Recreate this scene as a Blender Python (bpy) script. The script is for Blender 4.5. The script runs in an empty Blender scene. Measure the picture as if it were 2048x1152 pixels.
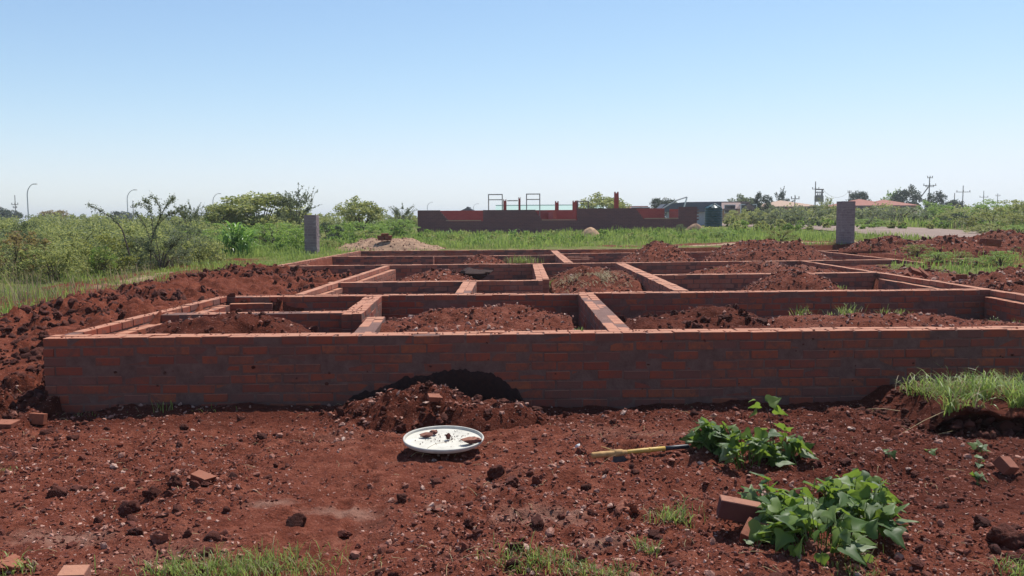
import bpy, math, random
import numpy as np
from mathutils import Matrix, Vector

# ------------------------------------------------------------------ camera, sky, sun, exposure
sc = bpy.context.scene
PITCH, ROLL, CAMH, FPX = math.radians(4.78), math.radians(-0.36), 1.68, 1650.0
cam_d = bpy.data.cameras.new('camera'); cam = bpy.data.objects.new('camera', cam_d)
sc.collection.objects.link(cam); sc.camera = cam
cam_d.sensor_width = 36.0; cam_d.lens = FPX / 2048 * 36.0
cam_d.clip_start = 0.05; cam_d.clip_end = 9000
CM = Matrix.Translation((0, 0, CAMH)) @ Matrix.Rotation(math.pi/2 - PITCH, 4, 'X') @ Matrix.Rotation(ROLL, 4, 'Z')
cam.matrix_world = CM
SUN_EL, SUN_AZ = math.radians(60), math.radians(33)      # azimuth measured from +Y towards +X
w = bpy.data.worlds.new('World'); sc.world = w; w.use_nodes = True
wn = w.node_tree; wn.nodes.clear()
sky = wn.nodes.new('ShaderNodeTexSky'); sky.sky_type = 'NISHITA'; sky.sun_disc = False
sky.sun_elevation = SUN_EL; sky.sun_rotation = SUN_AZ
sky.altitude = 0; sky.air_density = 1.0; sky.dust_density = 0.0; sky.ozone_density = 4.0
bg = wn.nodes.new('ShaderNodeBackground'); bg.inputs['Strength'].default_value = 0.115
wo = wn.nodes.new('ShaderNodeOutputWorld')
tint = wn.nodes.new('ShaderNodeVectorMath'); tint.operation = 'MULTIPLY'; tint.inputs[1].default_value = (1.10, 1.06, 1.03)
wn.links.new(sky.outputs['Color'], tint.inputs[0])
# film shoulder: the bright hazy horizon rolls off to a bluish white, channel by channel
sep = wn.nodes.new('ShaderNodeSeparateXYZ'); com = wn.nodes.new('ShaderNodeCombineXYZ'); wn.links.new(tint.outputs[0], sep.inputs[0])
def wmath(op, a, b):
    m = wn.nodes.new('ShaderNodeMath'); m.operation = op
    for q, v in enumerate((a, b)):
        if isinstance(v, float): m.inputs[q].default_value = v
        else: wn.links.new(v, m.inputs[q])
    return m.outputs[0]
for ch, cap in enumerate((6.3, 6.85, 7.9)):
    x = sep.outputs[ch]; q = wmath('POWER', wmath('ADD', wmath('POWER', wmath('DIVIDE', x, cap), 5.0), 1.0), 0.2)
    wn.links.new(wmath('DIVIDE', x, q), com.inputs[ch])
wn.links.new(com.outputs[0], bg.inputs['Color']); wn.links.new(bg.outputs[0], wo.inputs['Surface'])
sun_d = bpy.data.lights.new('sun', 'SUN'); sun_d.energy = 4.6; sun_d.angle = math.radians(0.53); sun_d.color = (1.0, 0.95, 0.88)
sun = bpy.data.objects.new('sun', sun_d); sc.collection.objects.link(sun)
SD = Vector((math.cos(SUN_EL)*math.sin(SUN_AZ), math.cos(SUN_EL)*math.cos(SUN_AZ), math.sin(SUN_EL)))
sun.rotation_euler = SD.to_track_quat('Z', 'Y').to_euler()
sun.location = (10, 20, 60)
sc.view_settings.view_transform = 'Standard'; sc.view_settings.look = 'None'
sc.view_settings.exposure = 0.36; sc.view_settings.gamma = 1.0; sc.view_settings.use_curve_mapping = False
sc.render.engine = 'CYCLES'
sc.cycles.use_denoising = True
HAZE = 0.0006; sc.cycles.volume_step_rate = 10; sc.cycles.volume_max_steps = 64
sc.cycles.max_bounces = 6; sc.cycles.transparent_max_bounces = 4

# ------------------------------------------------------------------ helpers
C = sc.collection
RNG = np.random.default_rng(11)
_R = np.array(CM.to_3x3())
def ray(px, py):
    d = _R @ np.array([(px-1024)/FPX, -(py-576)/FPX, -1.0])
    return d
def G(px, py, z=0.0):                    # the point of a level z seen at a pixel
    d = ray(px, py); t = (z-CAMH)/d[2]
    return np.array([d[0]*t, d[1]*t, z])
def AT(px, py, D):                       # the point at distance D (along y) seen at a pixel
    d = ray(px, py); t = D/d[1]
    return np.array([d[0]*t, D, CAMH+d[2]*t])
ORG = {}
def tag(o, label=None, cat=None, group=None, kind=None):
    if label: o['label'] = label
    if cat: o['category'] = cat
    if group: o['group'] = group
    if kind: o['kind'] = kind
    return o
def thing(name, label, cat, loc=(0, 0, 0), group=None):
    o = bpy.data.objects.new(name, None); C.objects.link(o)
    o.empty_display_size = 0.2
    o.location = tuple(float(v) for v in loc); ORG[o] = np.array(loc, float)
    return tag(o, label, cat, group)
class MB:
    """collects faces and links them as one mesh object"""
    def __init__(s): s.V = []; s.L = []; s.T = []; s.n = 0; s.A = []
    def add(s, V, F, a=0.0):
        V = np.asarray(V, float).reshape(-1, 3); F = np.asarray(F, np.int64)
        s.V.append(V); s.L.append((F + s.n).ravel()); s.T.append(np.full(len(F), F.shape[1]))
        s.A.append(np.broadcast_to(np.asarray(a, float), (len(V),)) if np.ndim(a) < 2 else a)
        s.n += len(V); return s
    def data(s, name, mats, org=None, smooth=False):
        V = np.concatenate(s.V); L = np.concatenate(s.L); T = np.concatenate(s.T)
        if org is not None: V = V - org
        me = bpy.data.meshes.new(name)
        me.vertices.add(len(V)); me.vertices.foreach_set('co', V.ravel())
        me.loops.add(len(L)); me.loops.foreach_set('vertex_index', L.astype(np.int32))
        me.polygons.add(len(T))
        st = np.concatenate([[0], np.cumsum(T)[:-1]])
        me.polygons.foreach_set('loop_start', st.astype(np.int32))
        me.polygons.foreach_set('loop_total', T.astype(np.int32))
        me.polygons.foreach_set('use_smooth', np.full(len(T), bool(smooth)))
        me.update(calc_edges=True)
        at = me.attributes.new('mk', 'FLOAT', 'POINT')
        at.data.foreach_set('value', np.concatenate(s.A).astype(np.float32))
        for m in (mats if isinstance(mats, (list, tuple)) else [mats]): me.materials.append(m)
        return me
    def build(s, name, mat, parent=None, smooth=False):
        org = ORG.get(parent) if parent is not None else None
        me = s.data(name, mat, org, smooth)
        o = bpy.data.objects.new(name, me); C.objects.link(o)
        if parent is not None:
            o.parent = parent; ORG[o] = org
        return o
BOXF = np.array([[0,3,2,1],[4,5,6,7],[0,1,5,4],[1,2,6,5],[2,3,7,6],[3,0,4,7]])
BOXV = np.array([[-1,-1,-1],[1,-1,-1],[1,1,-1],[-1,1,-1],[-1,-1,1],[1,-1,1],[1,1,1],[-1,1,1]], float)*0.5
def rotz(a):
    c, s = math.cos(a), math.sin(a); return np.array([[c,-s,0],[s,c,0],[0,0,1]])
def rotx(a):
    c, s = math.cos(a), math.sin(a); return np.array([[1,0,0],[0,c,-s],[0,s,c]])
def roty(a):
    c, s = math.cos(a), math.sin(a); return np.array([[c,0,s],[0,1,0],[-s,0,c]])
def box(mb, c, size, R=None, jit=0.0, a=0.0):
    V = BOXV*np.array(size)
    if jit: V = V + RNG.normal(0, jit, V.shape)
    if R is not None: V = V @ R.T
    return mb.add(V+np.array(c), BOXF, a)
def bar(mb, p0, p1, wd, th):
    """a straight bar of rectangular section between two points"""
    p0 = np.array(p0, float); p1 = np.array(p1, float); d = p1-p0; L = np.linalg.norm(d); d /= L
    up = np.array([0, 0, 1.0]) if abs(d[2]) < .9 else np.array([0, 1.0, 0])
    s = np.cross(d, up); s /= np.linalg.norm(s); u = np.cross(s, d)
    R = np.stack([d, s, u], 1)
    return box(mb, (p0+p1)/2, (L, wd, th), R)
def tube(mb, pts, rad, n=8, cap=True, a=0.0):
    pts = np.asarray(pts, float); m = len(pts)
    rad = np.broadcast_to(np.asarray(rad, float), (m,))
    tg = np.gradient(pts, axis=0); tg /= (np.linalg.norm(tg, axis=1, keepdims=True)+1e-9)
    ref = np.array([0.31, 0.22, 0.92]) if abs(tg[0] @ np.array([0.31, 0.22, 0.92])) < .9 else np.array([1.0, 0, 0])
    s = np.cross(tg, ref); s /= (np.linalg.norm(s, axis=1, keepdims=True)+1e-9); u = np.cross(tg, s)
    th = np.arange(n)*2*math.pi/n
    V = pts[:, None, :] + rad[:, None, None]*(np.cos(th)[None, :, None]*s[:, None, :] + np.sin(th)[None, :, None]*u[:, None, :])
    V = V.reshape(-1, 3)
    i = np.arange(m-1)[:, None]*n; j = np.arange(n)[None, :]; k = (j+1) % n
    F = np.stack([i+j, i+k, i+n+k, i+n+j], -1).reshape(-1, 4)
    if cap:
        V = np.concatenate([V, pts[:1], pts[-1:]]); c0, c1 = m*n, m*n+1
        j = np.arange(n); k = (j+1) % n
        mb.add(V, F, a)
        off = mb.n-len(V)
        T = np.concatenate([np.stack([k, j, np.full(n, c0)], 1), np.stack([(m-1)*n+j, (m-1)*n+k, np.full(n, c1)], 1)])
        mb.L.append((T+off).ravel()); mb.T.append(np.full(len(T), 3))
    else: mb.add(V, F, a)
    return mb
def lathe(mb, prof, c=(0, 0, 0), n=24, wob=None):
    prof = np.asarray(prof, float); m = len(prof); th = np.arange(n)*2*math.pi/n
    r = prof[:, 0][:, None]*(np.ones(n)[None, :] if wob is None else wob(th, prof[:, 1])) 
    V = np.stack([r*np.cos(th), r*np.sin(th), np.repeat(prof[:, 1][:, None], n, 1)], -1).reshape(-1, 3)+np.array(c)
    i = np.arange(m-1)[:, None]*n; j = np.arange(n)[None, :]; k = (j+1) % n
    return mb.add(V, np.stack([i+j, i+k, i+n+k, i+n+j], -1).reshape(-1, 4))
# ---- noise on numpy arrays
def _h(ix, iy, iz, seed):
    n = (ix.astype(np.int64)*374761393 + iy.astype(np.int64)*668265263 + iz.astype(np.int64)*2147483647 + seed*1274126177) & 0xffffffff
    n = ((n ^ (n >> 13))*1274126177) & 0xffffffff
    n = ((n ^ (n >> 16))*2246822519) & 0xffffffff
    return ((n ^ (n >> 15)) & 0xffffff)/float(0xffffff)*2-1
def n2(x, y, seed=0):
    ix = np.floor(x); iy = np.floor(y); fx = x-ix; fy = y-iy
    fx = fx*fx*fx*(fx*(fx*6-15)+10); fy = fy*fy*fy*(fy*(fy*6-15)+10); z = np.zeros_like(ix)
    a = _h(ix, iy, z, seed); b = _h(ix+1, iy, z, seed); c = _h(ix, iy+1, z, seed); d = _h(ix+1, iy+1, z, seed)
    return (a*(1-fx)+b*fx)*(1-fy)+(c*(1-fx)+d*fx)*fy
def fbm(x, y, seed=0, oct=4, lac=2.03, gain=0.5):
    s = 0; a = 1.0; x = np.asarray(x, float); y = np.asarray(y, float)
    for o in range(oct):
        s = s+a*n2(x, y, seed+o*17); x = x*lac+3.7; y = y*lac-1.3; a *= gain
    return s
def ss(a, b, x):
    t = np.clip((x-a)/(b-a), 0, 1); return t*t*(3-2*t)
def gauss(x, y, cx, cy, sx, sy): return np.exp(-((x-cx)/sx)**2-((y-cy)/sy)**2)

# ------------------------------------------------------------------ materials
def new_mat(name):
    m = bpy.data.materials.new(name); m.use_nodes = True; nt = m.node_tree; nt.nodes.clear()
    out = nt.nodes.new('ShaderNodeOutputMaterial'); p = nt.nodes.new('ShaderNodeBsdfPrincipled')
    nt.links.new(p.outputs[0], out.inputs[0])
    p.inputs['Specular IOR Level'].default_value = 0.25; p.inputs['Roughness'].default_value = 0.85
    return m, nt, p, out
class NT:
    def __init__(s, nt): s.nt = nt
    def n(s, t, **kw):
        x = s.nt.nodes.new('ShaderNode'+t)
        for k, v in kw.items(): setattr(x, k, v)
        return x
    def l(s, a, b): s.nt.links.new(a, b)
    def pos(s): return s.n('NewGeometry').outputs['Position']
    def noise(s, vec, scale, detail=4, rough=.55, dist=0.0):
        x = s.n('TexNoise'); x.inputs['Scale'].default_value = scale; x.inputs['Detail'].default_value = detail
        x.inputs['Roughness'].default_value = rough; x.inputs['Distortion'].default_value = dist
        if vec is not None: s.l(vec, x.inputs['Vector'])
        return x.outputs['Fac']
    def ramp(s, fac, stops):
        r = s.n('ValToRGB'); el = r.color_ramp.elements
        while len(el) < len(stops): el.new(.5)
        for e, (p, c) in zip(el, stops):
            e.position = p; e.color = (*c, 1) if len(c) == 3 else c
        s.l(fac, r.inputs['Fac']); return r.outputs['Color']
    def rampf(s, fac, a, b):
        r = s.n('MapRange'); r.inputs['From Min'].default_value = a; r.inputs['From Max'].default_value = b
        s.l(fac, r.inputs['Value']); return r.outputs['Result']
    def mix(s, fac, a, b, mode='MIX'):
        x = s.n('Mix', data_type='RGBA', blend_type=mode)
        for sock, v in ((x.inputs['Factor'], fac), (x.inputs['A'], a), (x.inputs['B'], b)):
            if isinstance(v, (int, float)): sock.default_value = v
            elif isinstance(v, tuple): sock.default_value = (*v, 1)
            else: s.l(v, sock)
        return x.outputs['Result']
    def math(s, op, a, b=None):
        x = s.n('Math', operation=op)
        for i, v in enumerate((a, b)):
            if v is None: continue
            if isinstance(v, (int, float)): x.inputs[i].default_value = v
            else: s.l(v, x.inputs[i])
        return x.outputs[0]
    def bump(s, h, p, strength=.5, dist=.01):
        b = s.n('Bump'); b.inputs['Strength'].default_value = strength; b.inputs['Distance'].default_value = dist
        s.l(h, b.inputs['Height']); s.l(b.outputs[0], p.inputs['Normal']); return b
    def rnd(s):        # one value per piece, whether it is its own object or an island of a joined mesh
        a = s.n('ObjectInfo').outputs['Random']; g = s.n('NewGeometry').outputs['Random Per Island']
        return s.math('FRACT', s.math('ADD', a, g))
    def attr(s, name='mk'):
        return s.n('Attribute', attribute_name=name).outputs['Fac']
M = {}
SOIL_A, SOIL_B, SOIL_C = (.070, .0165, .0090), (.162, .043, .0235), (.30, .105, .064)
def soil_nodes(k, P, dry=True):
    big = k.noise(P, .9, 4, .55); mid = k.noise(P, 7, 5, .6); fine = k.noise(P, 60, 4, .65)
    f = k.math('ADD', k.math('MULTIPLY', mid, .55), k.math('MULTIPLY', fine, .45))
    col = k.ramp(f, [(.30, SOIL_A), (.50, SOIL_B), (.70, SOIL_C)])
    if dry:
        pm = k.math('MINIMUM', k.math('ADD', k.math('MULTIPLY', k.rampf(big, .56, .74), .45), k.math('MULTIPLY', k.rampf(k.math('ADD', k.attr(), k.math('MULTIPLY', k.math('SUBTRACT', mid, .5), 1.2)), .3, .9), .75)), .8)
        col = k.mix(pm, col, (.29, .155, .112))
    else: pm = 0
    # freshly dug, still damp soil
    wet = k.rampf(k.math('ADD', k.math('MULTIPLY', k.attr(), -1.0), k.math('MULTIPLY', k.math('SUBTRACT', mid, .5), .7)), .2, .8) if dry else .55
    col = k.mix(k.math('MULTIPLY', wet, .8) if dry else .5, col, k.ramp(f, [(.3, (.040, .0085, .0045)), (.52, (.088, .019, .0095)), (.72, (.15, .04, .022))]))
    # tiny pale stone chips lying in the soil
    v = k.n('TexVoronoi'); v.inputs['Scale'].default_value = 55; k.l(P, v.inputs['Vector'])
    chip = k.math('MULTIPLY', k.math('LESS_THAN', v.outputs['Distance'], .22), k.math('GREATER_THAN', k.n('SeparateColor') and _sep(k, v.outputs['Color']), .80))
    col = k.mix(k.math('MULTIPLY', chip, .7), col, (.36, .20, .15))
    return col, f, fine
def _sep(k, c):
    s = k.n('SeparateColor'); k.l(c, s.inputs[0]); return s.outputs[0]
def mat_soil():
    m, nt, p, out = new_mat('red_soil'); k = NT(nt); P = k.pos()
    col, f, fine = soil_nodes(k, P)
    k.l(col, p.inputs['Base Color']); p.inputs['Roughness'].default_value = .95; p.inputs['Specular IOR Level'].default_value = .12
    h = k.math('ADD', k.noise(P, 26, 5, .65), k.math('MULTIPLY', k.noise(P, 130, 3, .7), .35))
    k.bump(h, p, 1.0, .035); return m
M['soil'] = mat_soil()
def mat_ground():
    """grass-covered earth (mk 0), red soil (mk 1), pale sandy track (mk 2)"""
    m, nt, p, out = new_mat('earth'); k = NT(nt); P = k.pos()
    soil, f, fine = soil_nodes(k, P, False)
    g = k.ramp(k.noise(P, 1.3, 6, .65), [(.25, (.075, .085, .022)), (.5, (.125, .135, .035)), (.75, (.21, .17, .07))])
    sand = k.ramp(k.noise(P, 4, 6, .6), [(.3, (.25, .155, .095)), (.7, (.38, .26, .17))])
    a = k.math('ADD', k.attr(), k.math('MULTIPLY', k.math('SUBTRACT', k.noise(P, 2.5, 5, .7), .5), .9))
    c = k.mix(k.rampf(a, .4, .6), g, soil); c = k.mix(k.rampf(a, 1.4, 1.6), c, sand)
    k.l(c, p.inputs['Base Color']); p.inputs['Roughness'].default_value = .95; p.inputs['Specular IOR Level'].default_value = .1
    k.bump(k.noise(P, 18, 6, .7), p, .8, .03); return m
M['ground'] = mat_ground()
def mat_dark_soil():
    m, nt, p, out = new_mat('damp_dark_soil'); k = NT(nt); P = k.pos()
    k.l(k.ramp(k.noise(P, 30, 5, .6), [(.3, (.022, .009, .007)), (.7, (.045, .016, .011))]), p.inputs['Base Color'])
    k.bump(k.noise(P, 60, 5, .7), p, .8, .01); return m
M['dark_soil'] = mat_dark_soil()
def mat_stone():
    m, nt, p, out = new_mat('stones'); k = NT(nt); P = k.pos(); r = k.rnd()
    c = k.ramp(r, [(.0, (.065, .017, .010)), (.28, (.11, .029, .018)), (.45, (.20, .068, .044)), (.64, (.34, .15, .105)), (.87, (.46, .26, .195)), (1, (.56, .39, .31))])
    c = k.mix(k.math('MULTIPLY', k.rampf(k.noise(P, 35, 4, .6), .42, .62), .65), c, SOIL_B)
    k.l(c, p.inputs['Base Color']); k.bump(k.noise(P, 90, 4, .7), p, .7, .008); return m
M['stone'] = mat_stone()
def mat_crumb():
    m, nt, p, out = new_mat('soil_crumbs'); k = NT(nt); r = k.rnd()
    k.l(k.ramp(r, [(0, (.06, .015, .009)), (.4, (.13, .034, .020)), (.72, (.20, .06, .038)), (.86, (.32, .13, .09)), (1, (.50, .31, .24))]), p.inputs['Base Color']); return m
M['crumb'] = mat_crumb()
def mat_clod():
    m, nt, p, out = new_mat('soil_clods'); k = NT(nt); P = k.pos(); r = k.rnd()
    c = k.ramp(r, [(0, (.05, .0125, .0075)), (.5, (.095, .024, .014)), (1, (.16, .048, .030))])
    c = k.mix(k.noise(P, 45, 5, .6), c, SOIL_A)
    k.l(c, p.inputs['Base Color']); k.bump(k.noise(P, 70, 5, .75), p, 1.0, .014); return m
M['clod'] = mat_clod()
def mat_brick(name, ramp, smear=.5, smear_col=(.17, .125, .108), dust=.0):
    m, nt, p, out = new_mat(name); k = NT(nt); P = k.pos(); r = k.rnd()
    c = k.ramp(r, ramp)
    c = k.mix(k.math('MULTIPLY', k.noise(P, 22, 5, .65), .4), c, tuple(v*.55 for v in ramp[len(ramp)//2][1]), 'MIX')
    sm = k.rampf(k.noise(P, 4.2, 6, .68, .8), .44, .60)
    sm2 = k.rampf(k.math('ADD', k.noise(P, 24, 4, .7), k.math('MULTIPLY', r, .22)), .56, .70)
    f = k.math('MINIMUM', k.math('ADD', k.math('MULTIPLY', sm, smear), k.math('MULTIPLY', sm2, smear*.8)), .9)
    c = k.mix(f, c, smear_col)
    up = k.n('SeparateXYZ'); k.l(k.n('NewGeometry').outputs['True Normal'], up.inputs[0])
    c = k.mix(k.math('MULTIPLY', k.rampf(up.outputs[2], .6, .9), k.math('MULTIPLY', k.rampf(k.noise(P, 14, 5, .7), .1, .5), dust)), c, (.45, .215, .135))   # dust and mortar crumbs on flat tops, paled to paint sunlight onto them
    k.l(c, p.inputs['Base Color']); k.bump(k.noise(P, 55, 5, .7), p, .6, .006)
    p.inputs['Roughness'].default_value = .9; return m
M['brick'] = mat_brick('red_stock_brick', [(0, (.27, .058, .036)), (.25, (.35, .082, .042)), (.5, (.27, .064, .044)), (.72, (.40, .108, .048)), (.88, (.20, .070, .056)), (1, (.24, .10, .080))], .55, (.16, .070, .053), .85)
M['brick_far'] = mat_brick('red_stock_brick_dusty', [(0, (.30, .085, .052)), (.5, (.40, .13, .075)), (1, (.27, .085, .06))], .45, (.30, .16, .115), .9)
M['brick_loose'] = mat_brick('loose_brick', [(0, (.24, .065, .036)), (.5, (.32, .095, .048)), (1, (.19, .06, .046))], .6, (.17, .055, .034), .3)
M['brick_dark'] = mat_brick('brown_face_brick', [(0, (.12, .043, .038)), (.5, (.14, .05, .043)), (1, (.13, .046, .042))], .4, (.15, .055, .042), .6)  # dusty top tone also paints in the sunlit rim of the tilted brick
def mat_mortar():
    m, nt, p, out = new_mat('mortar'); k = NT(nt); P = k.pos()
    c = k.ramp(k.noise(P, 9, 6, .7), [(.3, (.118, .057, .045)), (.7, (.205, .110, .086))])
    k.l(c, p.inputs['Base Color']); k.bump(k.noise(P, 50, 5, .7), p, .8, .01); return m
M['mortar'] = mat_mortar()
def mat_brick_tex(name, c1, c2, mo, scale=1.0):
    """brickwork too far away to tell the bricks apart"""
    m, nt, p, out = new_mat(name); k = NT(nt); P = k.pos()
    s = k.n('SeparateXYZ'); k.l(P, s.inputs[0]); cb = k.n('CombineXYZ')
    k.l(k.math('ADD', s.outputs[0], s.outputs[1]), cb.inputs[0]); k.l(s.outputs[2], cb.inputs[1])
    b = k.n('TexBrick'); k.l(cb.outputs[0], b.inputs['Vector'])
    b.inputs['Scale'].default_value = 1; b.inputs['Brick Width'].default_value = .232; b.inputs['Row Height'].default_value = .085
    b.inputs['Mortar Size'].default_value = .006; b.inputs['Mortar Smooth'].default_value = .2
    b.inputs['Color1'].default_value = (*c1, 1); b.inputs['Color2'].default_value = (*c2, 1); b.inputs['Mortar'].default_value = (*mo, 1)
    c = k.mix(k.math('MULTIPLY', k.noise(P, 1.1, 5, .6), .5), b.outputs['Color'], tuple(v*.6 for v in c1))
    k.l(c, p.inputs['Base Color']); k.bump(b.outputs['Fac'], p, .4, -.006); return m
M['facing'] = mat_brick_tex('plum_facing_brickwork', (.165, .074, .078), (.215, .090, .086), (.24, .14, .14))
M['stock_far'] = mat_brick_tex('red_brickwork', (.42, .072, .060), (.48, .095, .068), (.38, .15, .12))
M['plum_brick'] = mat_brick('plum_brick', [(0, (.21, .155, .165)), (.5, (.27, .20, .205)), (1, (.23, .17, .185))], .4, (.30, .245, .24))
def simple(name, col, rough=.7, spec=.3, metal=0.0, nz=0.0, nscale=8):
    m, nt, p, out = new_mat(name); k = NT(nt); P = k.pos()
    p.inputs['Roughness'].default_value = rough; p.inputs['Specular IOR Level'].default_value = spec; p.inputs['Metallic'].default_value = metal
    lo = tuple(v*(1-nz) for v in col); hi = tuple(min(1, v*(1+nz)) for v in col)
    k.l(k.ramp(k.noise(P, nscale, 5, .6), [(.3, lo), (.7, hi)]), p.inputs['Base Color']); return m
M['sand'] = simple('building_sand', (.46, .29, .175), .95, .1, nz=.22, nscale=6)
M['river_sand'] = simple('coarse_sand', (.30, .19, .125), .95, .1, nz=.35, nscale=5)
M['steel'] = simple('grey_brown_painted_steel', (.24, .22, .18), .6, .3, nz=.2)
M['pole'] = simple('weathered_wood_pole', (.25, .22, .20), .9, .2, nz=.2, nscale=2)
M['galv'] = simple('galvanised_metal', (.42, .43, .44), .5, .4, nz=.1)
M['tank'] = simple('dark_green_polythene', (.006, .046, .050), .38, .45, nz=.15)
M['glassware'] = simple('insulator', (.1, .08, .07), .4, .5)
M['roof_red'] = simple('red_tiles', (.30, .115, .08), .8, .2, nz=.15, nscale=3)
M['roof_tan'] = simple('tan_tiles', (.40, .27, .19), .8, .2, nz=.12, nscale=3)
M['roof_brown'] = simple('brown_tiles', (.22, .15, .13), .8, .2, nz=.12, nscale=3)
M['roof_grey'] = simple('dark_grey_sheeting', (.10, .10, .11), .6, .3, nz=.1)
M['roof_green'] = simple('pale_green_sheeting', (.34, .47, .40), .5, .3, nz=.05)
M['sheet'] = simple('blue_grey_sheeting', (.12, .13, .155), .85, .1, nz=.1)
M['plaster'] = simple('ochre_plaster', (.48, .27, .16), .9, .2, nz=.1)
M['white_paint'] = simple('white_paint', (.78, .78, .76), .5, .3, nz=.05)
M['pane'] = simple('dark_window_pane', (.02, .022, .025), .1, .6)
M['road'] = simple('dusty_asphalt', (.25, .18, .145), .92, .15, nz=.18, nscale=1.5)
M['lid'] = simple('white_plastic', (.56, .53, .45), .6, .25, nz=.16, nscale=9)
M['lid_rim'] = simple('greyed_plastic_rim', (.50, .47, .41), .5, .3, nz=.15, nscale=14)
M['yellow'] = simple('worn_yellow_fibre', (.52, .33, .075), .5, .35, nz=.2, nscale=25)
M['blackgrip'] = simple('black_rubber', (.014, .016, .026), .45, .4, nz=.2)
M['toolwood'] = simple('pale_wood', (.46, .27, .11), .75, .25, nz=.3, nscale=30)
M['blade'] = simple('dull_iron', (.055, .04, .04), .5, .45, metal=.3, nz=.4, nscale=30)
M['bark'] = simple('bark', (.10, .075, .06), .95, .15, nz=.35, nscale=14)
M['grey_mortar'] = simple('grey_mortar', (.33, .28, .27), .95, .1, nz=.2)
M['straw'] = simple('dry_straw', (.42, .31, .17), .9, .15, nz=.3, nscale=20)
def mat_leaf(name, cols, trans=.35, rough=.55, spec=.35, tcol=None, vein=False):
    m, nt, p, out = new_mat(name); k = NT(nt); r = k.rnd(); P = k.pos()
    n = len(cols); c = k.ramp(r, [(i/(n-1), cc) for i, cc in enumerate(cols)])
    c = k.mix(k.math('MULTIPLY', k.noise(P, 1.2, 3, .6), .5), c, cols[0])
    k.l(c, p.inputs['Base Color']); p.inputs['Roughness'].default_value = rough; p.inputs['Specular IOR Level'].default_value = spec
    t = k.n('BsdfTranslucent'); tc = k.mix(.5, c, tcol or tuple(min(1, v*1.8) for v in cols[-1])); k.l(tc, t.inputs['Color'])
    mx = k.n('MixShader'); mx.inputs[0].default_value = trans
    k.l(p.outputs[0], mx.inputs[1]); k.l(t.outputs[0], mx.inputs[2]); k.l(mx.outputs[0], out.inputs[0])
    return m
M['lf_olive'] = mat_leaf('olive_scrub_leaves', [(.095, .130, .032), (.180, .230, .052), (.255, .305, .078), (.350, .345, .120)], .45)
M['lf_grey'] = mat_leaf('grey_green_leaves', [(.070, .092, .042), (.112, .140, .060), (.165, .190, .090)], .45)
M['lf_green'] = mat_leaf('fresh_green_leaves', [(.090, .160, .028), (.165, .265, .048), (.250, .345, .072)], .45)
M['lf_yellow'] = mat_leaf('yellow_green_leaves', [(.110, .135, .030), (.170, .200, .045), (.250, .250, .060)], .45)
M['lf_dark'] = mat_leaf('dark_tree_leaves', [(.025, .041, .018), (.039, .063, .025), (.057, .081, .034)], .2)
M['lf_rust'] = mat_leaf('rusty_leaves', [(.168, .112, .042), (.280, .168, .056), (.224, .196, .070)], .45)
M['grass'] = mat_leaf('fresh_grass', [(.105, .165, .028), (.190, .275, .050), (.300, .370, .090)], .4, .5)
M['grass_dry'] = mat_leaf('dry_grass', [(.200, .160, .075), (.300, .235, .130), (.400, .320, .200)], .3, .7)
M['maize'] = mat_leaf('broad_grass_leaves', [(.084, .168, .028), (.140, .266, .042), (.210, .350, .070)], .4, .35, .5)
M['sweet'] = mat_leaf('vine_leaves', [(.040, .085, .018), (.065, .13, .025), (.10, .175, .035), (.16, .24, .04), (.24, .29, .16)], .40, .5, .4, (.40, .56, .06))
M['petal'] = simple('white_petals', (.8, .8, .75), .7)
# ------------------------------------------------------------------ the lie of the land
T = 0.66                                     # level of the foundation wall tops
def house_L(y): return np.where(y < 11.1, -3.95, np.where(y < 18.3, -2.9, -5.2))
def house_R(y): return np.where(y < 18.4, 6.7, np.where(y < 25, 10.0, 11.5))
_fr = np.random.default_rng(19); FEET = [(a+.09*(i % 2), 4.0+.36*i, 1.5+.15*math.sin(i)) for a in (-1.0,) for i in range(7)]+[(_fr.uniform(-2.6, 1.2), _fr.uniform(3.9, 6.3), _fr.uniform(0, 3)) for _ in range(9)]
def soil_mask(x, y):
    left = ss(-6.4, -6.0, x+.35*n2(y*.9, y*0+3, 5)) * (1-ss(18.3, 20, y+.5*n2(x*1.5, y*0, 6))) * ss(-4, 2, y)
    left = np.where(x < 0, left, 1.0)
    right = 1-ss(7.6, 9.4, x+.9*n2(y*.5, y*0, 8)) * ss(7, 11, y)
    right = np.where(x > 0, right, 1.0)
    far = 1-ss(26.5, 28.6, y+.4*n2(x*.8, y*0, 9))
    m = left*right*far
    m = np.maximum(m, .95*gauss(x, y, 11.6, 20.5, 2.4, 3.4)*(x > 7.5))
    return m
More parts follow.
